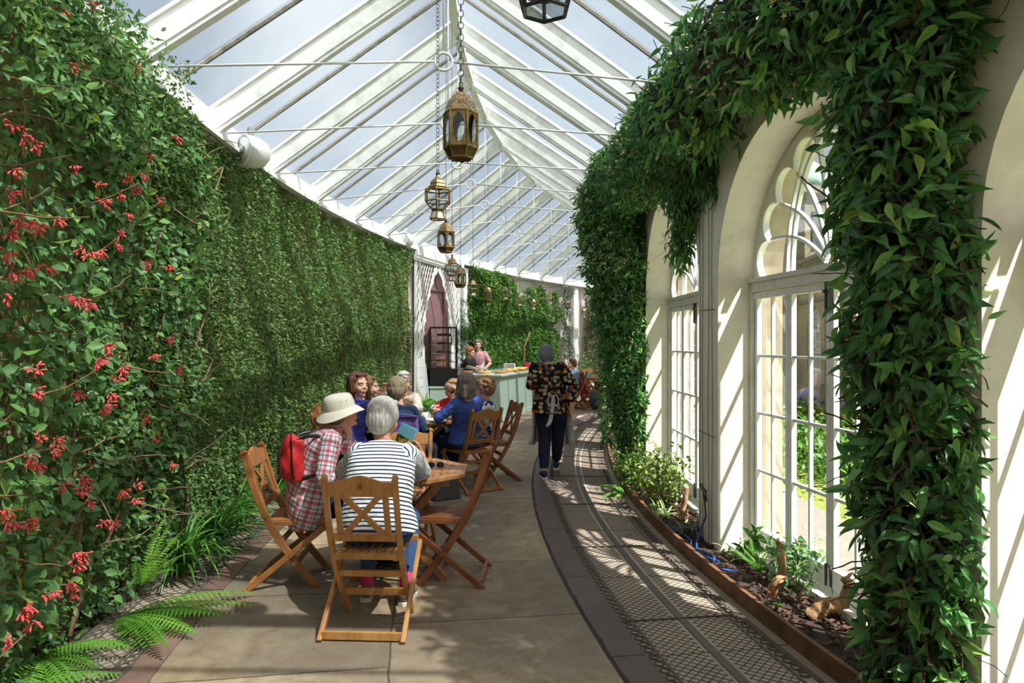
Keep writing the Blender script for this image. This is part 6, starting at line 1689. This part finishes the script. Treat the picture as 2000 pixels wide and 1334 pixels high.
# red backpack: worn on the back but a thing of its own
bpk = empty('backpack', tuple(at(578, 893, 4.62)), R_(-66), 'small red backpack with black straps worn by the person in the sun hat', 'backpack')
m = MB(); m.ell((0,-.03,0), (.12,.07,.165), None, 16); m.ell((0,-.06,-.05), (.105,.06,.10), None, 14); m.box((0,.01,-.01), (.20,.06,.28)); rm = link('bag_body', remeshed(m, .008, 5, disp=lambda p: .003*noise.noise(Vector(p)*25)), basic('red nylon', srgb(196,34,38), .6, .12, 14, 0, .3, 60), bpk, True)
m = MB(); m.tube([(-.115,-.03,-.12),(-.118,-.04,.0),(-.10,-.04,.12),(0,-.03,.168),(.10,-.04,.12),(.118,-.04,0),(.115,-.03,-.12)], .007, 6); m.tube([(-.09,-.10,-.12),(-.05,-.112,.03),(.05,-.112,.03),(.09,-.10,-.12)], .006, 6); m.box((0,-.115,-.03),(.05,.012,.15)); m.build('zip_trim', M['black'], bpk)
m = MB()
for s in (-1,1): m.strip(catmull([(s*.07,-.0,.15),(s*.085,.06,.20),(s*.10,.15,.20),(s*.11,.235,.12),(s*.13,.235,-.0),(s*.145,.15,-.10),(s*.12,.04,-.13)]), .006, .035, (0,.3,1)) if False else m.tube(catmull([(s*.07,.0,.12),(s*.09,.07,.150),(s*.115,.16,.135),(s*.155,.205,.02),(s*.165,.14,-.08),(s*.11,.03,-.13)]), .013, 6)
m.build('strap', M['black'], bpk, True)
# --- busy table group
person('brown-haired person in a purple-blue cardigan turning at the left of the busy table', (-1.68, 7.0, 0), R_(-45), hip=.54, neck=at(706, 790, 7.05), head=at(700, 752, 7.05), look=(.80,-.62,0), tilt=.02, g=1.2, sh=.18,
    topmat=cloth('purple blue knit', srgb(66,66,150), .9, 'knit'), hair='bob', hairmat_=HAIR['brown'], voxel=.007, arms={'L': (Wd(-1.70,7.45,.78), Wd(-1.45,7.62,.80), (.8,.3,0), (0,0,1), .5), 'R': (Wd(-1.38,7.0,.70), Wd(-1.26,7.25,.78), (.2,1,0), (0,0,1), .5)}, hs=1.06)
def wristband(*a): pass
person('person with long wavy brown hair in black, hand raised while talking', (-1.90, 7.84, 0), R_(-85), hip=.53, neck=at(724, 786, 7.7), head=at(722, 756, 7.72), look=(1,.12,0), sh=.155,
    topmat=BLACKC, sleeve=.95, hair='long', hairmat_=HAIR['curlybrown'], voxel=.006, arms={'R': (Wd(-1.52,7.48,.86), at(744, 784, 7.45), (.10,0,1), (-.35,-.9,0), .22), 'L': (Wd(-1.6,8.0,.80), at(762, 778, 7.7), (.55,-.3,.7), (0,.8,.3), .5)}, hs=1.0)
def shades_up(root, HT, HQ, *a):
    m = MB(); m.tube([HT(-.090,-.02,.075), HT(-.085,.05,.110), HT(0,.075,.130), HT(.085,.05,.110), HT(.090,-.02,.075)], .005, 6); m.build('head_sunglasses', M['black'], root, True)
person('person in a denim jacket with sunglasses on ash-coloured hair, back to the camera', (-1.10, 6.88, 0), R_(-22), hip=.54, neck=at(779, 798, 7.0), head=at(777, 762, 7.03), look=(.2,1,0), tilt=-.05, sh=.17, g=1.05,
    topmat=JEAND, hair='short', hairmat_=HAIR['dark'], voxel=.0065, extra=shades_up, arms={'R': (Wd(-.93,7.02,.76), Wd(-.98,7.42,.80), (-.2,1,.1), (0,0,1), .6), 'L': (Wd(-1.38,7.1,.78), Wd(-1.30,7.4,.80), (.2,1,0), (0,0,1), .6)}, hs=1.08)
person('person with silver hair in a beige cardigan facing the camera across the busy table', (-1.44, 8.92, 0), R_(182), hip=.54, neck=at(793, 786, 8.7), head=at(789, 746, 8.66), look=(.35,-1,0), sh=.175,
    topmat=cloth('beige cardigan', srgb(214,200,184), .9, None), hair='short', hairmat_=HAIR['silver'], voxel=.007, arms={'L': (Wd(-1.18,8.62,.80), Wd(-1.22,8.38,.84), (-.3,-1,.2), (0,0,1), .7), 'R': (Wd(-1.66,8.6,.84), Wd(-1.56,8.42,1.02), (.2,-.2,1), (0,1,0), .7)}, hs=1.06)
person('blonde person in a red and white jumper facing the camera at the busy table', (-.72, 8.92, 0), R_(168), hip=.53, neck=at(886, 784, 8.62), head=at(886, 760, 8.58), look=(-.1,-1,0), tilt=-.1, sh=.16,
    topmat=cloth('red jumper with white bands', None, .85, 'redwhite'), hair='bob', hairmat_=HAIR['blonde'], voxel=.007, arms={'L': (Wd(-.50,8.62,.80), Wd(-.62,8.42,.80), (-.6,-.7,0), (0,0,1), .6), 'R': (Wd(-.98,8.65,.80), Wd(-.88,8.42,.80), (.5,-.8,0), (0,0,1), .6)}, hs=1.0)
person('grey-haired person in a royal blue cardigan drinking from a paper cup', (-.52, 7.68, 0), R_(36), hip=.54, neck=at(912, 778, 7.42), head=at(908, 754, 7.38), look=(-.80,.62,0), tilt=.08, sh=.17, g=1.06,
    topmat=cloth('royal blue wool', srgb(78,102,184)), topz=-.13, hair='bob', hairmat_=HAIR['greybob'], legmat=NAVY, voxel=.006, arms={'L': (Wd(-.80,7.42,.82), Wd(-.83,7.62,.84), (-.1,1,.2), (-.6,0,.7), .8), 'R': (Wd(-.42,7.95,.86), Wd(-.62,7.85,1.04), (-.6,-.1,.6), (.5,.6,0), .8)}, hs=1.1,
    legs={-1: ((-.86,7.86,.50),(-.84,7.74,.10)), 1: ((-.70,8.02,.50),(-.74,7.9,.10))})
a = at(884, 758, 7.45); cup(a.x, a.y, 'tan paper cup raised to the lips of the woman in the blue cardigan', a.z-.04, .10, .042, 'kraft', (R_(-35), R_(-50), 0))
person('person with curly auburn hair in a navy, white and yellow patterned blouse', (-.30, 8.16, 0), R_(104), hip=.54, neck=at(950, 790, 8.02), head=at(944, 760, 7.98), look=(-.9,.1,0), tilt=-.25, sh=.17, g=1.12,
    topmat=cloth('blue patterned blouse', None, .8, 'bluefloral'), hair='curly', hairmat_=HAIR['curly'], legmat=NAVY, voxel=.007, sleeve=.6, arms={'L': (Wd(-.46,7.86,.80), Wd(-.66,7.98,.80), (-1,.2,0), (0,0,1), .6), 'R': (Wd(-.48,8.36,.80), Wd(-.70,8.3,.80), (-1,0,0), (0,0,1), .6)}, hs=1.1)
# --- waitress walking away
def apron(root, HT, HQ, Lc, spine, shL, AR):
    am = cloth('pale grey apron', srgb(206,202,206)); m = MB()
    for s in (-1,1):
        V = []; n = 9
        for i in range(n+1):
            z = .98-.60*i/n; V += [(s*(.155+.035*i/n), .10, z), (s*(.200+.085*i/n), .01-.05*i/n, z+.01)]
        m.add(V, [(2*i,2*i+1,2*i+3,2*i+2) for i in range(n)])
    V = [(-.16,.13,.99),(.16,.13,.99),(.20,.17,.40),(-.20,.17,.40)]; m.add(V, [(0,1,2,3)])
    o = m.build('apron', am, root, True); sd = o.modifiers.new('t','SOLIDIFY'); sd.thickness = .006
    m = MB(); z0 = 1.00; yb = -.162
    m.tube([(-.19,-.02,z0),(-.14,-.12,z0),(0,yb,z0),(.14,-.12,z0),(.19,-.02,z0)], .007, 6)
    for s in (-1,1): m.strip(catmull([(0,yb-.012,z0),(s*.05,yb-.03,z0-.01),(s*.065,yb-.03,z0-.08),(s*.03,yb-.022,z0-.12),(0,yb-.016,z0-.01)]), .020, .004, (0,.3,1)) if False else m.tube(catmull([(0,yb-.012,z0),(s*.05,yb-.03,z0-.005),(s*.06,yb-.03,z0-.08),(s*.03,yb-.022,z0-.12),(0,yb-.014,z0-.01)]), .0075, 6)
    m.strip([(-.005,yb-.016,z0),(-.012,yb-.02,z0-.15),(-.045,yb-.012,z0-.30),(-.075,yb-.006,z0-.37)], .004, .026, (0,1,0)); m.strip([(.008,yb-.018,z0),(.006,yb-.02,z0-.16),(-.02,yb-.012,z0-.30),(-.045,yb-.008,z0-.355)], .004, .022, (0,1,0))
    m.build('apron_ties', am, root, True)
person('person walking away in a black flowered blouse, navy trousers and an apron tied behind', (.485, 8.35, 0), R_(2), sit=False, hip=.90, neck=at(1070, 708, 8.32), head=at(1067, 697, 8.40)+Vector((0,0,-.0)), look=(-.15,1,0), tilt=-.35, sh=.19, g=1.12,
    topmat=cloth('black floral blouse', None, .8, 'floral'), topz=-.02, flare=.02, sleeve=.78, cl_off=.026, hair='short', hairmat_=HAIR['slate'], legmat=NAVY, shoemat=basic('navy trainer', srgb(40,52,84), .7, .15), voxel=.0065, cuff=.16, extra=apron, hs=1.08,
    arms={'L': (Wd(.225,8.30,1.12), Wd(.30,8.55,1.06), (.5,.8,0), (0,0,1), .8), 'R': (Wd(.74,8.28,1.13), at(1116, 806, 8.25), (.02,.1,-1), (1,0,0), .5)},
    legs={-1: ((.40,8.36,.50),(.385,8.20,.10)), 1: ((.575,8.50,.50),(.56,8.62,.135))})
# --- counter staff
def white_apron(root, HT, HQ, Lc, spine, shL, AR):
    m = MB(); m.add([(-.13,.165,1.25),(.13,.165,1.25),(.17,.185,.98),(.17,.19,.6),(-.17,.19,.6),(-.17,.185,.98)], [(0,1,2,3,4,5)]); o = m.build('apron_bib', M['paper'], root); sd = o.modifiers.new('t','SOLIDIFY'); sd.thickness = .01
    m = MB(); m.tube([(-.12,.165,1.24),(-.09,.10,1.42),(-.06,.02,1.47)], .008, 5); m.tube([(.12,.165,1.24),(.09,.10,1.42),(.06,.02,1.47)], .008, 5); m.build('apron_strap', M['paper'], root, True)
person('person with curly grey hair, glasses and white apron standing behind the cake counter', tuple(at(934, 790, 16.4).xy.to_3d()), R_(178), sit=False, hip=.92, neck=at(934, 690, 16.3), head=at(933, 674, 16.25), look=(.1,-1,0), sh=.19, g=1.15,
    topmat=cloth('pink print top', srgb(206,150,160)), hair='curly', hairmat_=HAIR['greybob'], voxel=.009, extra=white_apron, sleeve=.4, cl_off=.014, legs={-1: ((-.65,16.4,.5),(-.65,16.4,.1)), 1: ((-.95,16.4,.5),(-.95,16.4,.1))}, arms={'L': (Wd(-.52,16.25,1.13), Wd(-.62,16.0,1.03), (-.4,-1,0), (0,0,1), .5), 'R': (Wd(-1.08,16.25,1.13), Wd(-.98,16.0,1.03), (.4,-1,0), (0,0,1), .5)})
person('person with a reddish bun and black top serving beside the curly-haired colleague', tuple(at(916, 800, 15.9).xy.to_3d()), R_(-120), sit=False, hip=.86, neck=at(917, 702, 15.85), head=at(919, 688, 15.8), look=(.9,-.35,0), tilt=-.3, sh=.16,
    topmat=BLACKC, hair='bun', hairmat_=HAIR['ginger'], voxel=.009, sleeve=.4, legs={-1: ((-1.0,15.9,.5),(-1.0,15.9,.1)), 1: ((-1.15,15.75,.5),(-1.15,15.75,.1))}, arms={'L': (Wd(-.86,15.95,1.06), Wd(-.70,15.8,1.02), (1,-.3,0), (0,0,1), .5), 'R': (Wd(-1.02,15.6,1.08), Wd(-.80,15.6,1.02), (1,0,0), (0,0,1), .5)})
# --- distant sitters
person('person in a grey tee shirt with short dark hair seated facing left beyond the waitress', (1.50, 16.6, 0), R_(88), hip=.54, neck=at(1123, 721, 16.6), head=at(1117, 711, 16.6), look=(-1,-.15,0), sh=.17,
    topmat=cloth('grey blue tee', srgb(124,138,160)), sleeve=.4, hair='short', hairmat_=HAIR['darkbrown'], legmat=JEAN, voxel=.009, arms={'L': (Wd(1.34,16.4,.80), Wd(1.12,16.4,.80), (-1,0,.2), (0,0,1), .5), 'R': (Wd(1.3,16.8,.80), Wd(1.08,16.8,.80), (-1,0,.2), (0,0,1), .5)})
person('person seated farthest right in the distance with hands raised to the face', (2.72, 18.55, 0), R_(110), hip=.54, neck=at(1182, 722, 18.5), head=at(1176, 710, 18.45), look=(.4,-.9,0), sh=.17,
    topmat=cloth('muted check top', srgb(120,84,84), .85, None), hair='short', hairmat_=HAIR['darkbrown'], voxel=.010, arms={'L': (Wd(2.50,18.2,.86), Wd(2.52,18.25,1.06), (.1,.1,1), (0,-1,0), .6), 'R': (Wd(2.48,18.4,.86), Wd(2.50,18.35,1.06), (.1,.1,1), (0,-1,0), .6)})
